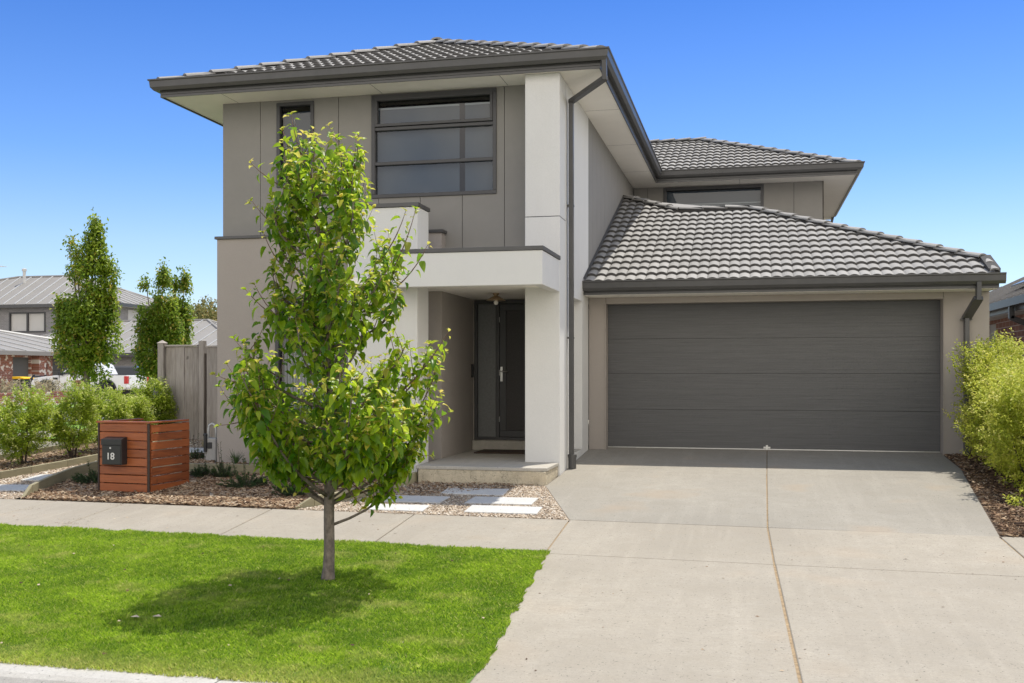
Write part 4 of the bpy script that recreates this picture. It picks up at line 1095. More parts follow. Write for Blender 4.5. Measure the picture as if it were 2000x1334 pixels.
# ---- bushes: many thin stems and small pale leaves held in sprays
def bush(parent, base, lobes, n, size, mat, stems=6, stemr=.009, tmpl=None, spray=.07, agep=.15, shell=.55, name='foliage', up=.5):
    """lobes: (dx, dy, dz, rx, ry, rz, weight) relative to base"""
    w = np.array([l[6] if len(l) > 6 else l[3] * l[4] * l[5] for l in lobes]); w = w / w.sum()
    ns = max(1, n // 12); idx = rng.choice(len(lobes), ns, p=w); Lb = np.array([l[:6] for l in lobes])[idx]
    d = rng.normal(size=(ns, 3)); d /= np.linalg.norm(d, axis=1, keepdims=True)
    r = rng.uniform(shell ** 3, 1, ns) ** (1 / 3) * (1 + .10 * rng.normal(size=ns))
    C = Lb[:, :3] + d * r[:, None] * Lb[:, 3:]
    # knock holes into the outline
    hole = vnoise(C[:, 0] * 1.0 + C[:, 1], C[:, 2], .16, 17); keep = hole > .24; C = C[keep]; d = d[keep]; Lb = Lb[keep]; ns = len(C)
    dirs = d * .7 + np.array([0, 0, up]) + rng.normal(0, .3, (ns, 3)); dirs /= np.linalg.norm(dirs, axis=1, keepdims=True)
    k = 12; t = np.linspace(0, 1, k)[None, :, None]
    P = C[:, None, :] + dirs[:, None, :] * (t - .4) * spray * 2 + rng.normal(0, spray * .16, (ns, k, 3))
    D = dirs[:, None, :] * .35 + rng.normal(0, .6, (ns, k, 3)); U = np.array([0, 0, 1.]) + rng.normal(0, .45, (ns, k, 3))
    tn = np.clip(rng.beta(2, 2, (ns, 1)) * .7 + .35 * rng.random((ns, k)) + .1 * t[:, :, 0], 0, 1); ag = (rng.random((ns, 1)) < agep) * t[:, :, 0] * rng.random((ns, k))
    P = P.reshape(-1, 3) + np.array(base); P[:, 2] = np.maximum(P[:, 2], base[2] + .02)
    m = len(P)
    o = leafmesh(name, P, D.reshape(-1, 3), U.reshape(-1, 3), size * rng.uniform(.7, 1.3, m), mat, parent, tn.ravel(), ag.ravel(), tmpl or [DT])
    st = MB()
    for i in range(stems):
        l = Lb[rng.integers(0, ns)]; q = l[:3] + rng.normal(0, .3, 3) * l[3:]; a = rng.uniform(0, 6.28); b0 = np.array([math.cos(a), math.sin(a), 0]) * stemr * 3
        mid = b0 * 2 + np.array([q[0] * .35, q[1] * .35, q[2] * .5])
        st.tube([Vector(np.array(base) + v) for v in (b0 - np.array([0, 0, .03]), (b0 + mid) / 2 * .9, mid, (mid + q) / 2, q)], [stemr, stemr * .85, stemr * .7, stemr * .5, stemr * .3], 6)
    st.build('stems', 'darkbark', parent, smooth=True)
    return o
GH = 'bright green shrubs in the left hedge row'
def shrub(x, y, h, w, label, n=9000, seed=0):
    b = (x, y, zg(y)); t = thing('shrub', label, 'shrub', b, GH)
    rs2 = random.Random(seed)
    h *= .92; w *= .86
    L = [(0, 0, h * .46, w * .42, w * .42, h * .34), (w * .05, 0, h * .74, w * .22, w * .22, h * .28)]
    for k in range(6):
        a = rs2.uniform(0, 6.28); zz = rs2.uniform(.3, .8); L.append((math.cos(a) * w * .28, math.sin(a) * w * .28, h * zz, w * .2, w * .2, h * rs2.uniform(.15, .25)))
    bush(t, b, L, n, .036, 'shrubleaf', 7, .012, agep=.35)
shrub(-10.25, 12.92, 1.22, .98, 'bushy bright green shrub on several dark stems, nearest shrub with its whole base in view', 15000, 1)
shrub(-9.92, 13.62, 1.24, .90, 'bright green shrub with a thin pointed top, second in the left hedge row', 13500, 2)
shrub(-9.95, 14.45, 1.06, .95, 'dense green shrub directly behind the left end of the wooden mailbox screen', 13500, 3)
shrub(-9.95, 15.20, .92, .9, 'low yellow green shrub between two taller ones, behind the wooden mailbox screen', 12500, 4)
shrub(-9.92, 15.75, 1.16, .90, 'tall bright green shrub touching the grey fence post', 14000, 5)
shrub(-10.45, 12.05, .95, .8, 'bright green shrub cut off by the left picture edge', 11000, 6)
GR = 'bright green hedge plants beside the driveway'
def hedge(x, y, h, w, d, label, n, seed):
    b = (x, y, zg(y)); t = thing('hedge_shrub', label, 'hedge', b, GR)
    rs2 = random.Random(seed); L = [(0, 0, h * .42, w * .5, d * .5, h * .40), (0, 0, h * .72, w * .42, d * .45, h * .28)]
    for k in range(9):
        a = rs2.uniform(0, 6.28); L.append((math.cos(a) * w * .36, math.sin(a) * d * .36, h * rs2.uniform(.25, .85), w * .24, d * .24, h * rs2.uniform(.12, .2)))
    bush(t, b, L, n, .038, 'hedgeleaf', 10, .014, spray=.075, agep=.3, shell=.45)
hedge(3.24, 14.75, 1.70, 1.05, 1.2, 'tallest hedge plant, growing against the garage corner and its downpipe', 30000, 1)
hedge(3.20, 13.7, 1.45, 1.05, 1.2, 'yellow green hedge plant second from the garage corner', 26000, 2)
hedge(3.15, 12.65, 1.45, 1.05, 1.1, 'yellow green hedge plant cut off by the right picture edge, the nearest to the footpath', 24000, 3)
t = thing('seedling', 'small pale green sprout in the mulch at the foot of the right hedge', 'plant', (2.80, 11.75, zg(11.75)))
bush(t, (2.80, 11.75, zg(11.75)), [(0, 0, .09, .12, .12, .07)], 260, .04, 'hedgeleaf', 4, .004)

# ---- low dark rosemary-like plants in the mulch
def needleplant(x, y, r, h, label, n=1500, spikes=4, cat='plant', name='low_shrub'):
    b = np.array((x, y, zg(y))); t = thing(name, label, cat, tuple(b), 'low dark green plants in the mulch')
    P, D, st = [], [], MB()
    for k in range(60):
        a = rs.uniform(0, 6.28); rr = r * math.sqrt(rs.random()); hh = h * (1 - (rr / r) ** 2 * .6) * rs.uniform(.5, 1)
        if k < spikes: hh = h * 1.9; rr = r * .5
        e = np.array([math.cos(a) * rr, math.sin(a) * rr, hh]); c = curve((e[0] * .15, e[1] * .15, 0), e, (e[0] * .25, e[1] * .25, 0), 5)
        st.tube([Vector(b + q) for q in c], [.004, .0035, .003, .0025, .0015], 4)
        for q in range(n // 60):
            f = rs.uniform(.2, 1); i = min(3, int(f * 4)); p = c[i] + (c[i + 1] - c[i]) * (f * 4 - i); T = c[i + 1] - c[i]; T = T / np.linalg.norm(T)
            d = T * .7 + np.array([rs.gauss(0, .5), rs.gauss(0, .5), rs.gauss(0, .3)]); P.append(b + p); D.append(d)
    P = np.array(P); D = np.array(D); n_ = len(P); T4 = (DT[0] * np.array([1, .42, 1]), DT[1])
    leafmesh('foliage', P, D, np.tile([0, 0, 1.], (n_, 1)) + rng.normal(0, .3, (n_, 3)), rng.uniform(.022, .04, n_), 'rosemary', t, rng.random(n_), (rng.random(n_) < .05) * .8, [T4])
    st.build('stems', 'darkbark', t)
needleplant(-6.10, 11.70, .34, .20, 'spiky dark green low plant in the middle of the front mulch bed', 2600)
needleplant(-5.28, 11.25, .28, .20, 'low dark plant left of the tree trunk near the end of the curved edging', 2200, 2)
needleplant(-7.02, 12.28, .16, .2, 'low dark plant right beside the back corner of the wooden mailbox screen', 1300, 1)
needleplant(-6.72, 12.30, .18, .24, 'upright dark tufted plant before the straight timber edging', 1500, 2)
needleplant(-8.25, 11.75, .32, .16, 'dark sprawling plant between left timber edging and the mailbox screen', 2200, 2)
needleplant(-7.95, 13.75, .14, .2, 'small yellow green plant beside the gas meter', 600, 2)
def tuft(x, y, h, label, n=60, name='grass_tuft', mat='rosemary', w=.007):
    b = (x, y, zg(y)); t = thing(name, label, 'plant', b); mb = MB()
    for k in range(n):
        a = rs.uniform(0, 6.28); o = h * rs.uniform(.2, .8); H_l = h * rs.uniform(.6, 1); q = [Vector((x + math.cos(a) * o * f ** 1.6, y + math.sin(a) * o * f ** 1.6, b[2] + H_l * f)) for f in (0, .5, 1)]
        s = Vector((-math.sin(a), math.cos(a), 0)) * w / 2
        mb.add([q[0] - s, q[0] + s, q[1] + s, q[1] - s, q[2]], [(0, 1, 2, 3), (3, 2, 4)], rs.random())
    mb.build('blades', mat, t)
tuft(-7.05, 13.25, .26, 'thin grassy tuft in the mulch against the lower grey wall')
t = thing('climbing_plant', 'dark broad-leaved plant at the foot of the white blade wall', 'plant', (-4.62, 12.3, zg(12.3)))
b = (-4.62, 12.3, zg(12.3)); bush(t, b, [(0, 0, .28, .22, .1, .16), (.2, -.05, .24, .12, .08, .1), (-.15, 0, .12, .15, .08, .08)], 260, .10, 'rosemary', 5, .006, [(np.array(LT[0][0]) * np.array([1, .5, 1]), LT[0][1])], .08, .1, .2, up=-.1)

# ---- street trees over the side street
def tree(name, label, x, y, z, lobes, n, size, mat, trunk_h, r0, group=None, agep=.12, lean=0):
    t = thing(name, label, 'tree', (x, y, z), group)
    w = np.array([l[3] * l[3] * l[4] for l in lobes]) ** .62; w /= w.sum(); ns = n // 9
    idx = rng.choice(len(lobes), ns, p=w); L = np.array(lobes)[idx]
    d = rng.normal(size=(ns, 3)); d /= np.linalg.norm(d, axis=1, keepdims=True); r = rng.uniform(.12, 1, ns) ** (1 / 2.4) * (1 + .08 * rng.normal(size=ns))
    C = L[:, :3] + d * r[:, None] * L[:, [3, 3, 4]] * np.stack([np.ones(ns), np.ones(ns), np.ones(ns)], 1)
    tap = 1 - .35 * np.clip(d[:, 2] * r, 0, 1); C[:, :2] = L[:, :2] + (C[:, :2] - L[:, :2]) * tap[:, None]
    hole = vnoise(C[:, 0] + C[:, 1] * .7, C[:, 2], .3, 41); C = C[hole > .33]; ns = len(C); k = 9
    P = (C[:, None, :] + rng.normal(0, .07, (ns, k, 3)) * np.array([1, 1, 1.4])).reshape(-1, 3)
    P = np.stack([P[:, 0] * CA - P[:, 1] * SA, P[:, 0] * SA + P[:, 1] * CA, P[:, 2]], 1) + np.array([x, y, z]); m = len(P)
    D = rng.normal(0, .6, (m, 3)) + np.array([0, 0, -.45]); U = rng.normal(0, .5, (m, 3)) + np.array([0, 0, 1.])
    tn = np.clip(np.repeat(rng.beta(2, 2, ns), k) * .8 + .3 * rng.random(m), 0, 1); ag = np.repeat(rng.random(ns) < agep, k) * rng.random(m)
    leafmesh('crown', P, D, U, size * rng.uniform(.7, 1.3, m), mat, t, tn, ag, [DT])
    mb = MB(); H_ = max(l[2] + l[4] * .5 for l in lobes)
    mb.tube([(x, y, z - .05), (x + .02, y, z + trunk_h * .5), (x, y, z + trunk_h), (x, y, z + H_ * .6), (x, y, z + H_ * .9)], [r0 * 1.25, r0, r0 * .85, r0 * .5, r0 * .15], 10)
    for l in lobes:
        e = Vector((x + l[0] * CA - l[1] * SA, y + l[0] * SA + l[1] * CA, z + l[2] + l[4] * .4)); s = Vector((x, y, z + min(l[2] * .55, trunk_h * 1.2)))
        mb.tube([s, s.lerp(e, .35) + Vector((0, 0, -.1)), s.lerp(e, .7), e], [r0 * .55, r0 * .4, r0 * .25, r0 * .1], 7)
    mb.build('trunk', 'bark', t, smooth=True); return t
GT = 'leafy street trees along the side street'
tree('street_tree', 'tall pointed dark green street tree, the leftmost and largest beyond the left shrubs', -16.3, 22.9, -.14,
     [(.2, 0, 3.9, .34, 1.35), (-.28, 0, 3.75, .2, .95), (.56, 0, 3.5, .24, 1.0), (-.40, 0, 2.35, .42, .85), (.38, 0, 2.3, .45, 1.1), (0, .1, 1.75, .50, .75), (.2, 0, 4.75, .10, .5), (-.45, 0, 4.35, .08, .42), (-.65, 0, 2.9, .12, .5), (.1, -.3, 2.9, .45, 1.2)],
     24000, .095, 'treeleaf', 1.25, .075, GT)
tree('street_tree', 'street tree with several pointed tops standing behind the left end of the paling fence', -16.15, 25.9, -.15,
     [(.12, 0, 3.1, .33, 1.1), (-.34, 0, 2.8, .26, 1.0), (-.1, 0, 1.9, .55, .95), (.35, 0, 2.2, .35, 1.1), (.12, 0, 4.0, .10, .4), (-.36, 0, 3.7, .10, .35)], 17000, .095, 'treeleaf', 1.1, .07, GT)
tree('street_tree', 'slimmer two-topped street tree directly above the grey fence post', -16.55, 27.4, -.15,
     [(.05, 0, 3.0, .24, 1.2), (.32, 0, 3.1, .16, 1.0), (.05, 0, 1.9, .46, 1.1), (-.3, 0, 2.1, .38, 1.0), (.32, 0, 3.95, .07, .4), (-.02, 0, 3.85, .07, .35)], 15000, .095, 'treeleaf', 1.0, .07, GT)
tree('young_tree', 'small thin tree with reddish yellow leaves between the two dark street trees', -17.6, 24.2, -.14,
     [(.0, 0, 2.25, .30, .6), (.25, 0, 1.95, .28, .45), (-.25, 0, 1.9, .25, .4), (.05, 0, 2.85, .1, .35)], 3200, .09, 'treeleaf', 1.3, .028, None, .75)
# ------------------------------------------------------------------ wooden mailbox screen, mailbox, fence
scr = thing('mailbox_screen', 'three-sided screen of reddish stained horizontal boards standing in the mulch', 'screen', (-7.35, 11.1, zg(11.1)))
A, B, C_, D_ = Vector((-7.73, 11.11)), Vector((-7.02, 11.06)), Vector((-6.95, 11.84)), Vector((-7.66, 11.90))
def slats(a, b, z0, n, pitch, hh, th=.019, sh=0):
    t = (b - a).normalized(); nn = Vector((t.y, -t.x)); L = (b - a).length
    for i in range(n):
        mb = MB(); c = (a + b) / 2 + nn * th / 2; z = z0 + pitch * i + hh / 2
        mb.obox((c.x, c.y, z), (t.x * (L / 2 - .018), t.y * (L / 2 - .018), 0), (nn.x * th / 2, nn.y * th / 2, 0), (0, 0, hh / 2), random.random())
        mb.build('slat', 'redwood', scr, bevel=.003)
zb = -.285; pt, hh = .1035, .0925
slats(A, B, zb, 8, pt, hh); slats(B, C_, zb - .012, 8, pt, hh); slats(D_, A, zb, 8, pt, hh)
for p in (A, B, C_, D_):
    q = p + (Vector((-7.34, 11.48)) - p).normalized() * .045
    MB().box(q.x - .03, q.x + .03, q.y - .03, q.y + .03, zg(p.y) - .05, zb + 8 * pt - .015).build('post', 'redwood', scr)
for p, w in ((A, .012), (B, .014)):
    MB().box(p.x - w, p.x + w, p.y - .022, p.y - .006, zb - .005, zb + 8 * pt).build('corner_strip', 'corner', scr, bevel=.002)
for a, b in ((A, B), (B, C_), (D_, A)):
    t = (b - a).normalized(); nn = Vector((t.y, -t.x)); L = (b - a).length; c = (a + b) / 2 - nn * .012
    MB().obox((c.x, c.y, zb + 8 * pt + .008), (t.x * (L / 2 + (.028 if a is A else -.036)), t.y * (L / 2 + (.028 if a is A else -.036)), 0), (nn.x * .04, nn.y * .04, 0), (0, 0, .011), random.random()).build('top_rail', 'redwood', scr, bevel=.003)

mx0, my = -7.585, 11.07
mb_t = thing('mailbox', 'black wall mailbox numbered 18 fixed to the front of the red wooden screen', 'mailbox', (-7.46, my, .05))
yf = my - .125
MB().ext([(my, .045), (my, .37), (yf + .01, .355), (yf, .345), (yf, .045)], 'x', mx0, mx0 + .265).build('body', 'black', mb_t, bevel=.005)
MB().ext([(yf - .012, .285), (yf - .012, .352), (my - .02, .378), (my - .02, .372), (yf - .006, .346), (yf - .004, .285)], 'x', mx0 - .004, mx0 + .269).build('flap', 'black', mb_t, bevel=.002)
MB().box(mx0 + .008, mx0 + .257, yf - .008, yf - .001, .052, .279).build('door', 'black', mb_t, bevel=.003)
MB().lathe((mx0 + .122, yf - .014, .248), [(.010, 0), (.011, .004), (.011, .008)], 18, 'y').build('lock', 'numeral', mb_t)
cu_ = bpy.data.curves.new('house_number', 'FONT'); cu_.body = '18'; cu_.size = .115; cu_.extrude = .0015; cu_.align_x = 'CENTER'; cu_.offset = .0014
tmp = bpy.data.objects.new('tmp_number', cu_); COL.objects.link(tmp); bpy.context.view_layer.update()
me = bpy.data.meshes.new_from_object(tmp.evaluated_get(bpy.context.evaluated_depsgraph_get())); me.name = 'house_number'
bpy.data.objects.remove(tmp); me.materials.clear(); me.materials.append(M['numeral'])
ob = link('house_number', me, mb_t); ob.rotation_euler = (R(90), 0, 0)
ob.location = (mx0 + .122 + 7.46, yf - .010 - my, .112 - .05)

GF = 'weathered grey timber palings'
FY = 16.02; fz = zg(15.5) - .02
fen = thing('paling_fence', 'weathered grey timber paling fence with capped posts left of the house', 'fence', (-9.5, FY, fz))
def palings(x0, x1, ws, parent, ztop, y=FY, front=.0):
    x = x0; i = 0
    while x < x1 - .01:
        w = min(ws[i % len(ws)], x1 - x); f = -(i % 2) * .012 - front
        MB().box(x + .004, x + w - .004, y + f - .016, y + f, fz - .02, ztop - random.uniform(0, .006), random.random()).build('paling', 'paling', parent, bevel=.002); x += w; i += 1
MB().box(-9.96, -9.845, FY - .08, FY + .035, fz - .1, 1.66, .5).build('post', 'paling', fen, bevel=.004)
MB().add([(-9.972, FY - .092, 1.661), (-9.833, FY - .092, 1.661), (-9.833, FY + .047, 1.661), (-9.972, FY + .047, 1.661), (-9.9025, FY - .0225, 1.715)], [(0, 3, 2, 1), (0, 1, 4), (1, 2, 4), (2, 3, 4), (3, 0, 4)], .9).build('post_cap', 'paling', fen)
palings(-9.843, -9.21, [.20, .165, .155, .12], fen, 1.60)
MB().box(-9.843, -9.215, FY - .06, FY + .03, 1.602, 1.63, .9).build('top_rail', 'paling', fen, bevel=.003)
MB().box(-9.843, -9.215, FY + .001, FY + .045, .3, .38).box(-9.843, -9.215, FY + .001, FY + .045, 1.2, 1.28).build('rail', 'paling', fen)
MB().box(-9.21, -9.11, FY - .03, FY + .07, fz - .1, 1.70, .5).build('post', 'paling', fen, bevel=.004)
for k in range(1, 4): MB().box(-9.93, -9.83, FY + 3 * k - .05, FY + 3 * k + .05, -.1, 1.7).build('post', 'paling', fen)
for k in range(16):
    y = FY + .06 + k * .62
    MB().box(-9.93, -9.912, y, y + .61, -.1, 1.62, random.random()).build('paling', 'paling', fen)
gate = thing('side_gate', 'grey timber side gate between the second fence post and the house wall', 'gate', (-8.3, FY, fz))
def gp(x0, x1, ws):
    x = x0; i = 0
    while x < x1 - .01:
        w = min(ws[i % len(ws)], x1 - x)
        MB().box(x + .004, x + w - .004, FY - .04 - .008 * (i % 2), FY - .022 - .008 * (i % 2), fz + .06, 1.585, random.random()).build('board', 'paling', gate, bevel=.002); x += w; i += 1
gp(-9.05, -7.5, [.20, .17, .19])
MB().box(-9.06, -7.5, FY - .07, FY + .02, 1.588, 1.615, .9).build('top_rail', 'paling', gate, bevel=.003)
MB().box(-9.05, -7.5, FY - .02, FY + .02, .3, .39).box(-9.05, -7.5, FY - .02, FY + .02, 1.2, 1.29).build('rail', 'paling', gate)
MB().box(-9.098, -9.065, FY - .03, FY - .01, fz, 1.48, .1).build('side_strap', 'darkbark', gate)

# ------------------------------------------------------------------ side street and the far side
def flat(name, x0, x1, y0, y1, mat, dz):
    return sheet(name, [x0, x1], [y for y in [y0, 16, 20, 25, y1] if y0 <= y <= y1], zfar, mat, dz)
flat('side_verge', -12.4, -10.75, 16.0, 200, 'farmgrass', -.02)
flat('side_footpath', -14.2, -12.4, 16.0, 200, 'path', -.01)
flat('side_verge', -17.4, -14.2, 12, 200, 'farmgrass', -.02)
flat('side_street', -24.6, -17.4, 5, 200, 'asphalt', -.06)
MB().box(-17.6, -17.38, 16, 200, -.4, -.13).build('kerb', 'kerb', kind='structure')
MB().box(-24.62, -24.4, 16, 200, -.4, -.12).build('kerb', 'kerb', kind='structure')
flat('far_verge', -26.9, -24.62, 5, 200, 'farmgrass', .02)
flat('far_footpath', -28.3, -26.9, 5, 200, 'path', .03)
flat('far_driveway', -38, -24.6, 42.3, 50.3, 'path', .035)

# low brick garden wall with a pier, dry planting behind
zf = -.15
bw = thing('brick_garden_wall', 'low recycled brick garden wall with white patches in front of the white utility truck', 'garden wall', (-28.6, 38, zf))
MB().box(-28.75, -28.45, 25.0, 40.2, zf - .1, zf + .45).build('wall', 'redbrick', bw)
MB().box(-28.82, -28.42, 39.6, 40.2, zf - .1, zf + .98).build('pier', 'redbrick', bw)
MB().box(-28.78, -28.42, 25.0, 39.59, zf + .451, zf + .50).build('coping', 'redbrick', bw)
lv = thing('lavender_row', 'row of dry pale lavender and orange tufts above the low brick wall', 'planting', (-29.3, 36, zf))
bush(lv, (-29.3, 34.0, zf), [(0, dy_, .62, .5, .9, .30) for dy_ in (-6, -4.4, -3, -1.4, 0, 1.6, 3.2, 4.8)], 9000, .09, 'lavender', 8, .01, agep=.4, spray=.14)

# ---- two storey grey brick house far left
ha = thing('grey_brick_house', 'two storey grey brick house with ribbed light metal hip roof far behind the left trees', 'house', (-52, 62, zf))
wa = MB(); wall(wa, 'y', 62, .3, -66, -41.9, zf, 5.62, [(-50.25, -47.35, 3.95, 5.35)]); weld(wa.build('wall', 'greybrick', ha))
MB().box(-42.2, -41.9, 62.31, 69.1, zf, 5.62).build('side_wall', 'greybricky', ha)
MB().box(-41.895, -41.87, 63.4, 67.0, 3.7, 5.5).build('pale_panel', 'palegrey', ha)
MB().box(-41.895, -41.86, 67.4, 68.6, 3.9, 5.3).build('side_window', 'carglass', ha)
wf = MB(); frame_rect(wf, -50.25, -47.35, 3.95, 5.35, .09, 61.95, 62.1); wf.box(-48.85, -48.74, 61.96, 62.09, 4.04, 5.26)
wfo = wf.build('window', 'frame', ha); MB().box(-50.16, -47.44, 62.1, 62.12, 4.03, 5.27).build('pane', 'palegrey', wfo)
def metal_roof(parent, ex0, ex1, ey0, ey1, rx0, rx1, ry, ze, zr, pitch=.9, rib=.05):
    """hip roof with ridge along x; raised ribs on the slopes"""
    mb = MB(); E = [(ex0, ey0, ze), (ex1, ey0, ze), (ex1, ey1, ze), (ex0, ey1, ze)]; a = (rx0, ry, zr); b = (rx1, ry, zr)
    mb.add(E + [a, b], [(0, 1, 5, 4), (1, 2, 5), (2, 3, 4, 5), (3, 0, 4)])
    rb = mb; nf = len(mb.f); x = ex0 + pitch / 2
    while x < ex1:
        if x < rx0: f = (x - ex0) / (rx0 - ex0)
        elif x > rx1: f = (ex1 - x) / (ex1 - rx1)
        else: f = 1
        e = Vector((x, ey0 + (ry - ey0) * f, ze + (zr - ze) * f)); s = Vector((x, ey0, ze)); rb.obox((s + e) / 2 + Vector((0, 0, .03)), (e - s) / 2, (rib, 0, 0), (0, 0, .035)); x += pitch
    y = ey0 + pitch / 2
    while y < ey1:
        f = (y - ey0) / (ry - ey0) if y < ry else (ey1 - y) / (ey1 - ry)
        e = Vector((ex1 + (rx1 - ex1) * f, y, ze + (zr - ze) * f)); s = Vector((ex1, y, ze)); rb.obox((s + e) / 2 + Vector((0, 0, .03)), (e - s) / 2, (0, rib, 0), (0, 0, .035)); y += pitch
    o = mb.build('roof', 'metalroof', parent); o.data.materials.append(M['ribs'])
    for p in o.data.polygons[nf:]: p.material_index = 1
    cap = MB()
    for p, q in ((E[0], a), (E[1], b), (E[2], b), (a, b)): cap.tube([p, q], .10, 6)
    cap.build('ridge_capping', 'metalroof', o)
    g = MB(); g.box(ex0 - .12, ex1 + .12, ey0 - .12, ey0, ze - .22, ze).box(ex1, ex1 + .12, ey0, ey1, ze - .22, ze); g.build('gutter', 'steel', parent)
    MB().box(ex0, ex1 - .01, ey0 + .005, ey1, ze - .20, ze - .15).build('eaves', 'palegrey', parent)
    return o
ro = metal_roof(ha, -66, -41.2, 61.4, 69.6, -52.3, -47.3, 65.5, 5.85, 8.15)
MB().lathe((-51.1, 64.6, 7.5), [(.11, 0), (.11, 1.0), (.17, 1.0), (.17, 1.15), (.05, 1.2)], 12).build('roof_vent', 'pipe', ro)
an = MB(); an.tube([(-54.4, 65.0, 7.2), (-54.4, 65.0, 9.0)], .025, 6).tube([(-54.7, 65.0, 8.95), (-52.9, 65.0, 8.9)], .02, 6)
for k in range(7): an.tube([(-54.4 + .2 * k, 64.7, 8.94), (-54.4 + .2 * k, 65.3, 8.94)], .01, 4)
an.build('antenna', 'pipe', ro)
MB().tube([(-51.25, 61.85, zf), (-51.25, 61.85, 5.1), (-51.5, 61.7, 5.6)], .07, 8).build('downpipe', 'frame', ha)

# ---- recycled brick house with its garage facing the side street
hb = thing('recycled_brick_house', 'single storey recycled brick house with dark garage door behind the white utility truck', 'house', (-40, 48, zf))
XB = -38.2
wb = MB(); wall(wb, 'x', XB, -.3, 38, 58.5, zf, 2.12, [(50.6, 53.7, zf - .1, 1.98), (47.4, 48.8, zf - .1, 1.98)]); weld(wb.build('wall', 'redbrick', hb))
MB().box(-50, XB - .31, 37.99, 38.29, zf, 2.12).build('end_wall', 'redbrickx', hb)
gdB = MB().box(XB - .2, XB - .15, 50.6, 53.7, zf, 1.98).build('garage_door', 'grydoor', hb)
for k in range(1, 6): MB().box(XB - .149, XB - .145, 50.62, 53.68, zf + k * .355, zf + k * .355 + .012).build('panel_joint', 'groove', gdB)
MB().box(XB - .2, XB - .15, 47.4, 48.8, zf, 1.98).build('front_door', 'grydoor', hb)
MB().box(XB + .02, XB + .45, 48.9, 49.5, zf, 2.12).build('brick_pillar', 'redbrick', hb)
MB().box(XB + .002, XB + .05, 49.85, 50.1, 1.35, 1.6).build('wall_lamp', 'black', hb)
MB().box(XB + .001, XB + .03, 55.2, 56.6, .6, 1.9).build('window', 'frame', hb)
rb_ = MB(); zr = 3.75; rb_.add([(XB + .7, 37, 2.3), (XB + .7, 59, 2.3), (-52, 59, 2.3), (-52, 37, 2.3), (-44.4, 42.5, zr), (-44.4, 52.5, zr)], [(0, 1, 5, 4), (1, 2, 5), (2, 3, 4, 5), (3, 0, 4)])
rr = rb_; nf = len(rb_.f); y = 38.0
while y < 59:
    f = min(1, (y - 37) / 5.5, (59 - y) / 6.5); e = Vector((XB + .7 + (-44.4 - XB - .7) * f, y, 2.3 + (zr - 2.3) * f)); s = Vector((XB + .7, y, 2.3))
    rr.obox((s + e) / 2 + Vector((0, 0, .03)), (e - s) / 2, (0, .04, 0), (0, 0, .03)); y += 1.6
rbo = rb_.build('roof', 'metalroof', hb); rbo.data.materials.append(M['ribs'])
for p in rbo.data.polygons[nf:]: p.material_index = 1
MB().tube([(XB + .7, 59, 2.33), (-44.4, 52.5, zr + .03)], .1, 6).tube([(-44.4, 42.5, zr), (-44.4, 52.5, zr)], .1, 6).build('ridge_capping', 'ribs', rbo)
MB().box(XB + .7, XB + .82, 37, 59.1, 2.08, 2.3).build('gutter', 'metalroof', hb)
MB().box(-51, XB + .69, 37.1, 58.9, 2.125, 2.16).build('eaves', 'palegrey', hb)

# ---- light roof seen between the street trees and our wall
hc = thing('pale_roofed_house', 'single storey house with light grey ribbed metal roof seen above the paling fence', 'house', (-35, 54, zf))
MB().box(-44, -28.3, 53.6, 64, zf, 2.2).build('wall', 'greybrick', hc)
metal_roof(hc, -46, -27.6, 53, 64.6, -40, -33.2, 58.8, 2.3, 4.45, 1.0, .03)

# scrubby hill far away between the trees and the house
hill = MB()
xs = np.linspace(-150, -20, 27); ys = [95, 115, 140, 170]
hz = lambda x, y: -.2 + (6.2 + 1.2 * math.sin(x * .13)) * math.exp(-((x + 62) / 30) ** 2) * min(1, (y - 95) / 45)
sheet('hill', list(xs), ys, hz, 'ground')
for i, (x, y, h, w, lb) in enumerate(((-58.8, 100, 7.0, 4.2, 'round scrubby olive bush tree lowest on the distant slope next to the grey wall'), (-62.6, 108, 8.6, 4.5, 'olive bush tree with a ragged brownish top on the distant slope'),
                                      (-67.7, 118, 9.2, 5, 'scrubby tree on the distant slope right behind the street tree tips'), (-68.8, 122, 10.6, 4.5, 'highest yellowish scrub tree on the distant hill'), (-64.5, 116, 9.2, 4, 'yellow brown scrub tree at the wall edge of the distant hill'),
                                      (-60.5, 111, 8.2, 4, 'low grey green scrub tree just hidden at the house wall on the distant hill'))):
    z = hz(x, y) - .3; t = thing('scrub_tree', lb, 'tree', (x, y, z), 'scrubby trees on the distant hill')
    h = h - z * .9
    bush(t, (x, y, z), [(0, 0, h * .6, w * .5, w * .5, h * .36), (w * .3, 0, h * .5, w * .4, w * .4, h * .25), (-w * .35, 0, h * .5, w * .4, w * .4, h * .25), (0, 0, h * .85, w * .28, w * .28, h * .12)], 3800, .38, 'scrub', 6, .08, spray=.5, agep=.4, shell=.6)
# more roofs and trees to close the horizon on the left and right
for i, (x, y, lb) in enumerate(((-78, 75, 'dark leafy tree beyond the grey brick house'), (-70, 95, 'tall leafy tree far behind the grey brick house'), (30, 60, 'leafy tree behind the neighbouring roof'))):
    tree('garden_tree', lb, x, y, zf, [(0, 0, 3.0, 1.7, 1.4), (1, 0, 2.6, 1.2, 1.0), (-1, .3, 2.7, 1.2, 1.0), (.2, 0, 4.0, 1.0, .8)], 2500, .28, 'treeleaf', 1.2, .15)

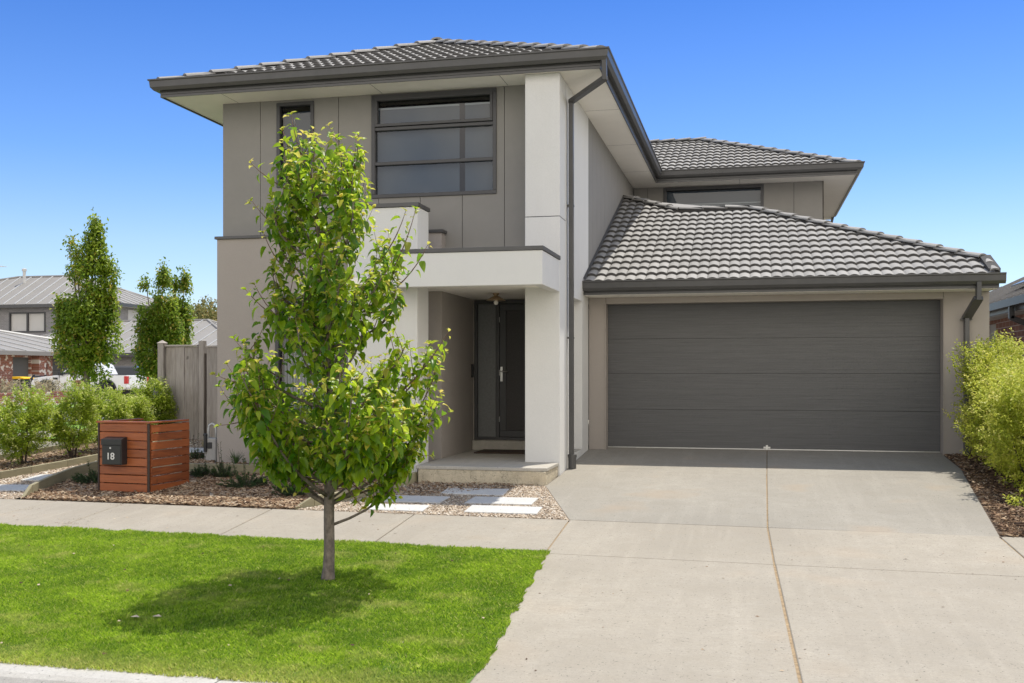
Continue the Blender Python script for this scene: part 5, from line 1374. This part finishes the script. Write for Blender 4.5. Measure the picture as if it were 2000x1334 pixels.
# ------------------------------------------------------------------ vehicles
def wheel(parent, x, y, z, r, w):
    t = MB(); t.lathe((x, y - w / 2, z), [(r * .62, 0), (r * .96, .0), (r, .03), (r, w - .03), (r * .96, w), (r * .62, w)], 26, 'y')
    o = t.build('wheel', 'rubber', parent, smooth=False)
    rm = MB(); rm.lathe((x, y - w / 2 + .02, z), [(.03, -.012), (r * .2, -.012), (r * .22, .01), (r * .6, .005), (r * .62, -.005), (r * .62, .05)], 26, 'y')
    for k in range(6):
        a = k * math.pi / 3; rm.obox((x + math.cos(a) * r * .4, y - w / 2 + .02, z + math.sin(a) * r * .4), (math.cos(a) * r * .2, 0, math.sin(a) * r * .2), (0, .012, 0), (-math.sin(a) * .03, 0, math.cos(a) * .03))
    rm.build('rim', 'alloy', o)
def arch(cx, cz, r, a0, a1, n=8): return [(cx + r * math.cos(R(a0 + (a1 - a0) * k / n)), cz + r * math.sin(R(a0 + (a1 - a0) * k / n))) for k in range(n + 1)]
def loft_body(parent, prof, half, name, mat, tum=None):
    """side profile (x,z) given thickness, with the upper part leaning inward"""
    mb = MB(); n = len(prof); k = tum or (lambda z: 0)
    lay = [(-1, 1), (-.94, 1), (.94, 1), (1, 1)]
    vs = []
    for s in (-1, 1):
        for x, z in prof: vs.append((x, s * (half - k(z)), z))
    fs = [tuple(range(n - 1, -1, -1)), tuple(range(n, 2 * n))] + [(i, (i + 1) % n, n + (i + 1) % n, n + i) for i in range(n)]
    mb.add(vs, fs); return mb.build(name, mat, parent, bevel=.035, seg=2)
def utility():
    z0 = -.11
    t = thing('utility_truck', 'white crew cab utility truck with black bull bar parked across the side street', 'truck', (-31.15, 44.0, z0), rz=0, offset=False)
    tum = lambda z: .03 + (max(0, z - 1.12) * .30)
    # x runs from the tailgate (+2.6) to the bonnet (-2.6)
    low = [(2.55, .62), (2.60, .75), (2.60, 1.14), (.95, 1.15), (-.98, 1.16), (-2.05, 1.06), (-2.42, .98), (-2.56, .85), (-2.60, .58), (-2.45, .45)]
    low += arch(-1.72, .40, .50, 175, 5)[::1] + [(-1.1, .40)] + [(1.05, .40)] + arch(1.55, .40, .50, 175, 5) + [(2.3, .50)]
    low = [(-2.45, .45)] + [(x, z) for x, z in arch(-1.72, .40, .50, 180, 0)] + [(x, z) for x, z in arch(1.55, .40, .50, 180, 0)] + [(2.55, .5), (2.60, .75), (2.60, 1.14), (.95, 1.15), (-.98, 1.16), (-2.05, 1.06), (-2.42, .98), (-2.56, .85), (-2.60, .58)]
    body = loft_body(t, low, .93, 'body', 'carwhite', lambda z: .02 + max(0, z - .9) * .12)
    cab = [(.98, 1.15), (.80, 1.66), (.55, 1.74), (-.05, 1.75), (-.35, 1.70), (-1.05, 1.16)]
    loft_body(t, cab, .90, 'cab', 'carwhite', lambda z: .01 + (z - 1.15) * .33)
    for s in (-1, 1):
        for nm, q in (('side_window', [(-.90, 1.19), (-.33, 1.62), (-.06, 1.66), (-.06, 1.19)]), ('side_window', [(.0, 1.19), (.0, 1.66), (.50, 1.65), (.70, 1.58), (.84, 1.19)])):
            yy = lambda z: s * (.90 - .01 - (z - 1.15) * .33 + .004)
            MB().add([(x, yy(z), z) for x, z in q] + [(x, yy(z) - s * .02, z) for x, z in q], [tuple(range(len(q))), tuple(range(2 * len(q) - 1, len(q) - 1, -1))] + [(i, (i + 1) % len(q), len(q) + (i + 1) % len(q), len(q) + i) for i in range(len(q))]).build(nm, 'carglass', t)
        for x in (-.15, .80): MB().obox((x, s * .912, 1.02), (.10, 0, 0), (0, .018, 0), (0, 0, .018)).build('door_handle', 'black', t)
        for x in (-1.02, -.03, .9): MB().box(x - .006, x + .006, min(s * .9195, s * .895), max(s * .9195, s * .895), .45, 1.13).build('door_gap', 'groove', t)
        MB().box(-.98, -.78, min(s * .93, s * 1.10), max(s * .93, s * 1.10), 1.13, 1.30).build('mirror', 'black', t, bevel=.02)
        MB().box(-1.35, -1.10, min(s * .925, s * .905), max(s * .925, s * .905), .93, 1.03).build('side_vent', 'black', t)
        MB().box(-2.44, -2.20, min(s * .60, s * .905), max(s * .60, s * .905), .84, .98).build('headlight', 'lamp', t, bevel=.02)
        MB().box(2.47, 2.615, min(s * .74, s * .925), max(s * .74, s * .925), .74, 1.10).build('tail_light', 'lens', t, bevel=.01)
        ar = MB()
        for cx in (-1.72, 1.55):
            o_ = arch(cx, .40, .55, 178, 2, 10); i_ = arch(cx, .40, .475, 178, 2, 10); q = o_ + i_[::-1]
            ar.ext(q, 'y', s * .915, s * .945)
        ar.build('wheel_arch', 'black', t)
    for x in (-1.72, 1.55):
        for y in (-.80, .80): wheel(t, x, y, .40, .40, .27)
    MB().ext([(-.90, 1.20), (-.36, 1.66), (-.34, 1.68), (-.93, 1.19)], 'y', -.74, .74).obox((-.70, 0, 1.43), (-.255, 0, -.205), (0, .72, 0), (-.01, 0, .012)).build('windscreen', 'carglass', t)
    MB().box(2.601, 2.625, -.72, .72, .72, 1.12).build('tailgate', 'carwhite', t, bevel=.01)
    MB().box(2.58, 2.80, -.88, .88, .45, .60).build('rear_bumper', 'palegrey', t, bevel=.03)
    MB().box(2.801, 2.81, -.2, .2, .48, .57).build('number_plate', 'white_rail', t)
    MB().box(.98, 2.55, -.86, .86, 1.152, 1.17).build('tray_cover', 'black', t)
    bb = MB(); bb.box(-2.86, -2.58, -.88, .88, .42, .66)
    for y in (-.42, .42): bb.tube([(-2.80, y, .6), (-2.90, y, .95), (-2.82, y, 1.12), (-2.74, y, 1.14)], .035, 8)
    bb.tube([(-2.84, -.42, 1.08), (-2.84, .42, 1.08)], .035, 8)
    for s in (-1, 1): bb.tube([(-2.84, s * .42, 1.05), (-2.78, s * .66, 1.0), (-2.66, s * .86, .66)], .03, 8)
    bb.build('bull_bar', 'black', t)
    MB().box(-2.2, 2.4, -.6, .6, .22, .42).build('chassis', 'groove', t)
utility()
def suv(x, y, z, rz, label, mat, name='parked_car'):
    t = thing(name, label, 'car', (x, y, z), rz=rz, offset=False)
    low = [(-2.15, .35)] + arch(-1.38, .34, .41, 180, 0) + arch(1.35, .34, .41, 180, 0) + [(2.2, .36), (2.28, .62), (2.25, 1.0), (-.9, 1.0), (-1.9, .90), (-2.25, .75), (-2.28, .45)]
    loft_body(t, low, .90, 'body', mat, lambda z: .02 + max(0, z - .8) * .1)
    top_ = [(2.22, 1.0), (1.85, 1.52), (1.5, 1.60), (-.05, 1.62), (-.95, 1.0)]
    loft_body(t, top_, .86, 'roof', mat, lambda z: .01 + (z - 1.0) * .32)
    for s in (-1, 1):
        q = [(-.75, 1.04), (-.08, 1.53), (1.45, 1.52), (1.75, 1.44), (2.0, 1.04)]; yy = lambda z_: s * (.86 - .01 - (z_ - 1.0) * .32 + .004)
        MB().add([(a, yy(b), b) for a, b in q] + [(a, yy(b) - s * .02, b) for a, b in q], [tuple(range(5)), tuple(range(9, 4, -1))] + [(i, (i + 1) % 5, 5 + (i + 1) % 5, 5 + i) for i in range(5)]).build('side_window', 'carglass', t)
        MB().box(2.02, 2.295, min(s * .55, s * .885), max(s * .55, s * .885), .84, 1.0).build('tail_light', 'lens', t, bevel=.02)
        MB().box(-2.25, -2.0, min(s * .55, s * .89), max(s * .55, s * .89), .66, .80).build('headlight', 'lamp', t, bevel=.02)
    MB().obox((2.06, 0, 1.27), (.14, 0, -.20), (0, .68, 0), (.012, 0, .01)).build('rear_window', 'carglass', t)
    MB().obox((-.52, 0, 1.31), (.40, 0, .27), (0, .68, 0), (-.01, 0, .015)).build('windscreen', 'carglass', t)
    MB().box(2.24, 2.36, -.82, .82, .36, .56).build('rear_bumper', 'black', t, bevel=.03)
    MB().box(2.286, 2.292, -.24, .24, .66, .76).build('number_plate', 'white_rail', t)
    for a in (-1.38, 1.35):
        for b in (-.78, .78): wheel(t, a, b, .34, .34, .23)
suv(-31.9, 47.1, -.11, 0, 'dark grey car with a red tail light parked beyond the white utility truck', 'cargrey')
suv(-39.3, 39.8, -.13, R(20), 'pale car mostly hidden by shrubs at the left picture edge', 'carwhite')
bn = thing('wheelie_bin', 'dark bin with yellow lid beside the far brick pillar', 'bin', (-36.9, 46.6, -.12))
MB().add([(-37.15, 46.33, -.1), (-36.68, 46.33, -.1), (-36.68, 46.87, -.1), (-37.15, 46.87, -.1), (-37.22, 46.22, .82), (-36.6, 46.22, .82), (-36.6, 46.98, .82), (-37.22, 46.98, .82)],
         [(0, 3, 2, 1), (4, 5, 6, 7), (0, 1, 5, 4), (1, 2, 6, 5), (2, 3, 7, 6), (3, 0, 4, 7)]).build('body', 'binbody', bn, bevel=.02)
MB().ext([(-37.26, .822), (-36.56, .822), (-36.56, .87), (-36.8, .93), (-37.26, .95)], 'y', 46.18, 47.02).build('lid', 'binlid', bn, bevel=.01)
MB().tube([(-36.64, 46.25, -.02), (-36.64, 46.34, -.02)], .1, 12).build('wheel', 'rubber', bn)

# ------------------------------------------------------------------ neighbour on the right
nb = thing('brown_brick_house', 'neighbouring brown brick house with grey metal roof and solar panels at the right edge', 'house', (5.3, 20, 0))
nx = 5.05
wn = MB(); wall(wn, 'x', nx, .25, 15.5, 32, -.3, 2.26, [(17.9, 19.15, .9, 2.1), (23.4, 24.4, .4, 2.2)]); weld(wn.build('wall', 'brownbrick', nb))
MB().box(nx + .08, nx + .1, 17.9, 19.15, .9, 2.1).build('window', 'carglass', nb)
MB().box(nx + .08, nx + .1, 23.4, 24.4, .4, 2.2).build('window', 'palegrey', nb)
MB().box(4.70, 4.74, 15.2, 32, 2.28, 2.46).build('fascia', 'steel', nb)
MB().box(4.58, 4.699, 15.2, 32, 2.36, 2.50).build('gutter', 'steel', nb)
MB().box(4.74, nx + .3, 15.2, 32, 2.262, 2.28).build('soffit', 'palegrey', nb)
rn = MB(); rn.add([(4.62, 15.1, 2.5), (4.62, 32, 2.5), (9.6, 27, 4.85), (9.6, 20, 4.85), (14.6, 15.1, 2.5), (14.6, 32, 2.5)], [(0, 3, 2, 1), (0, 4, 3), (3, 4, 5, 2), (1, 2, 5)])
rx = rn
for k in range(34):
    y = 15.5 + k * .5; f = min(1, (y - 15.1) / 4.9, (32 - y) / 5.0); s = Vector((4.62, y, 2.5)); e = Vector((4.62 + 4.98 * f, y, 2.5 + 2.35 * f)); rx.obox((s + e) / 2 + Vector((0, 0, .02)), (e - s) / 2, (0, .02, 0), (0, 0, .02))
rno = rn.build('roof', 'metalroof', nb)
for k in range(5):
    f0, f1 = .10, .42; y0 = 17.2 + k * 1.05
    a = Vector((4.62 + 4.98 * f0, y0, 2.62 + 2.35 * f0)); b = Vector((4.62 + 4.98 * f1, y0, 2.62 + 2.35 * f1)); sd_ = (b - a) / 2
    MB().obox((a + b) / 2 + Vector((0, .5, .02)), sd_, (0, .5, 0), (-.01, 0, .02)).build('solar_panel', 'solar', rno)
    MB().obox((a + b) / 2 + Vector((0, .5, -.005)), sd_ * 1.01, (0, .515, 0), (-.01, 0, .018)).build('panel_frame', 'chrome', rno)
pipe([(4.64, 20.3, 2.38), (4.64, 20.3, 2.15), (4.98, 20.3, 2.0), (4.98, 20.3, -.1)], .09, .09, parent=nb)
n2 = thing('neighbour_rear_roof', 'grey roofed house whose ridge shows behind the brown brick house', 'house', (10, 38, 0))
metal_roof(n2, 5.0, 20, 34, 46, 11, 14, 40, 2.5, 5.0, .5, .02)
MB().box(5.6, 19.4, 34.6, 45.4, -.1, 2.3).build('wall', 'greybrick', n2)
bf = thing('boundary_fence', 'dark timber fence with pale top rail right of the garage', 'fence', (4.1, 20, 0))
MB().box(3.95, 4.02, 9.5, 24, -.4, 1.42).build('palings', 'paling', bf)
MB().box(3.93, 4.05, 9.5, 24, 1.422, 1.46).build('top_rail', 'white_rail', bf)

# ------------------------------------------------------------------ camera, light
cam = bpy.data.cameras.new('camera'); co = bpy.data.objects.new('camera', cam); COL.objects.link(co)
co.location = (0, 0, 1.15); co.rotation_euler = (R(90), 0, R(13)); cam.sensor_width = 36; cam.lens = 36 * 2011 / 2000
cam.shift_y = 61 / 2000; cam.clip_end = 2000; cam.clip_start = .1; SC.camera = co
sx, sy, sz = .19, .35, 1.0
el = math.atan2(sz, math.hypot(sx, sy)); az = math.atan2(sx, sy)       # azimuth measured from +Y towards +X
sun = bpy.data.lights.new('sun', 'SUN'); sun.energy = SUN_E; sun.angle = R(.5); sun.color = (1, .94, .84)
su = bpy.data.objects.new('sun', sun); COL.objects.link(su)
su.rotation_euler = Vector((sx, sy, sz)).to_track_quat('Z', 'Y').to_euler()
w = bpy.data.worlds.new('World'); SC.world = w; w.use_nodes = True; nt = w.node_tree
sky = nt.nodes.new('ShaderNodeTexSky'); sky.sky_type = 'NISHITA'; sky.sun_disc = False
sky.sun_elevation = el; sky.sun_rotation = az; sky.altitude = 10; sky.air_density = 1.0; sky.dust_density = .6; sky.ozone_density = 2.2
bg = nt.nodes['Background']; bg.inputs[1].default_value = SKY_E
# the air near the horizon is deep polarised blue, the dome overhead is whiter: tint the sky by elevation
tc = nt.nodes.new('ShaderNodeTexCoord'); sp = nt.nodes.new('ShaderNodeSeparateXYZ'); nt.links.new(tc.outputs['Generated'], sp.inputs[0])
cr = nt.nodes.new('ShaderNodeValToRGB'); nt.links.new(sp.outputs[2], cr.inputs[0]); e = cr.color_ramp.elements
e[0].position = 0; e[0].color = (*SKY_LO, 1); e[1].position = 1; e[1].color = (.55, .55, .52, 1)
for p_, c_ in ((.12, SKY_M1), (.2, SKY_M2), (.34, SKY_HI), (.62, (.50, .52, .52))):
    q_ = e.new(p_); q_.color = (*c_, 1)
# unseen white cloud bank, added behind the camera to brighten the shaded front walls
cn = nt.nodes.new('ShaderNodeTexNoise'); cn.inputs['Scale'].default_value = 2.6; cn.inputs['Detail'].default_value = 6; nt.links.new(tc.outputs['Generated'], cn.inputs[0])
dt = nt.nodes.new('ShaderNodeVectorMath'); dt.operation = 'DOT_PRODUCT'; nt.links.new(tc.outputs['Generated'], dt.inputs[0]); dt.inputs[1].default_value = (.5, -.866, 0)
back = ramp(nt, dt.outputs['Value'], .05, .45); up_ = ramp(nt, sp.outputs[2], .80, .45)
mm = nt.nodes.new('ShaderNodeMath'); mm.operation = 'MULTIPLY'; nt.links.new(back, mm.inputs[0]); nt.links.new(ramp(nt, cn.outputs[0], .34, .46, .35, 1.), mm.inputs[1])
m2 = nt.nodes.new('ShaderNodeMath'); m2.operation = 'MULTIPLY'; nt.links.new(mm.outputs[0], m2.inputs[0]); nt.links.new(up_, m2.inputs[1])
nt.links.new(mixc(nt, m2.outputs[0], mixc(nt, 1., sky.outputs[0], cr.outputs[0], 'MULTIPLY'), FILL_CLOUD), bg.inputs[0])
SC.view_settings.view_transform = 'Standard'; SC.view_settings.look = 'None'; SC.view_settings.gamma = 1; SC.view_settings.exposure = EXPO
SC.cycles.max_bounces = 8; SC.cycles.diffuse_bounces = 5; SC.cycles.transparent_max_bounces = 16
for o in bpy.data.objects:
    if '_o' in o.keys(): del o['_o']
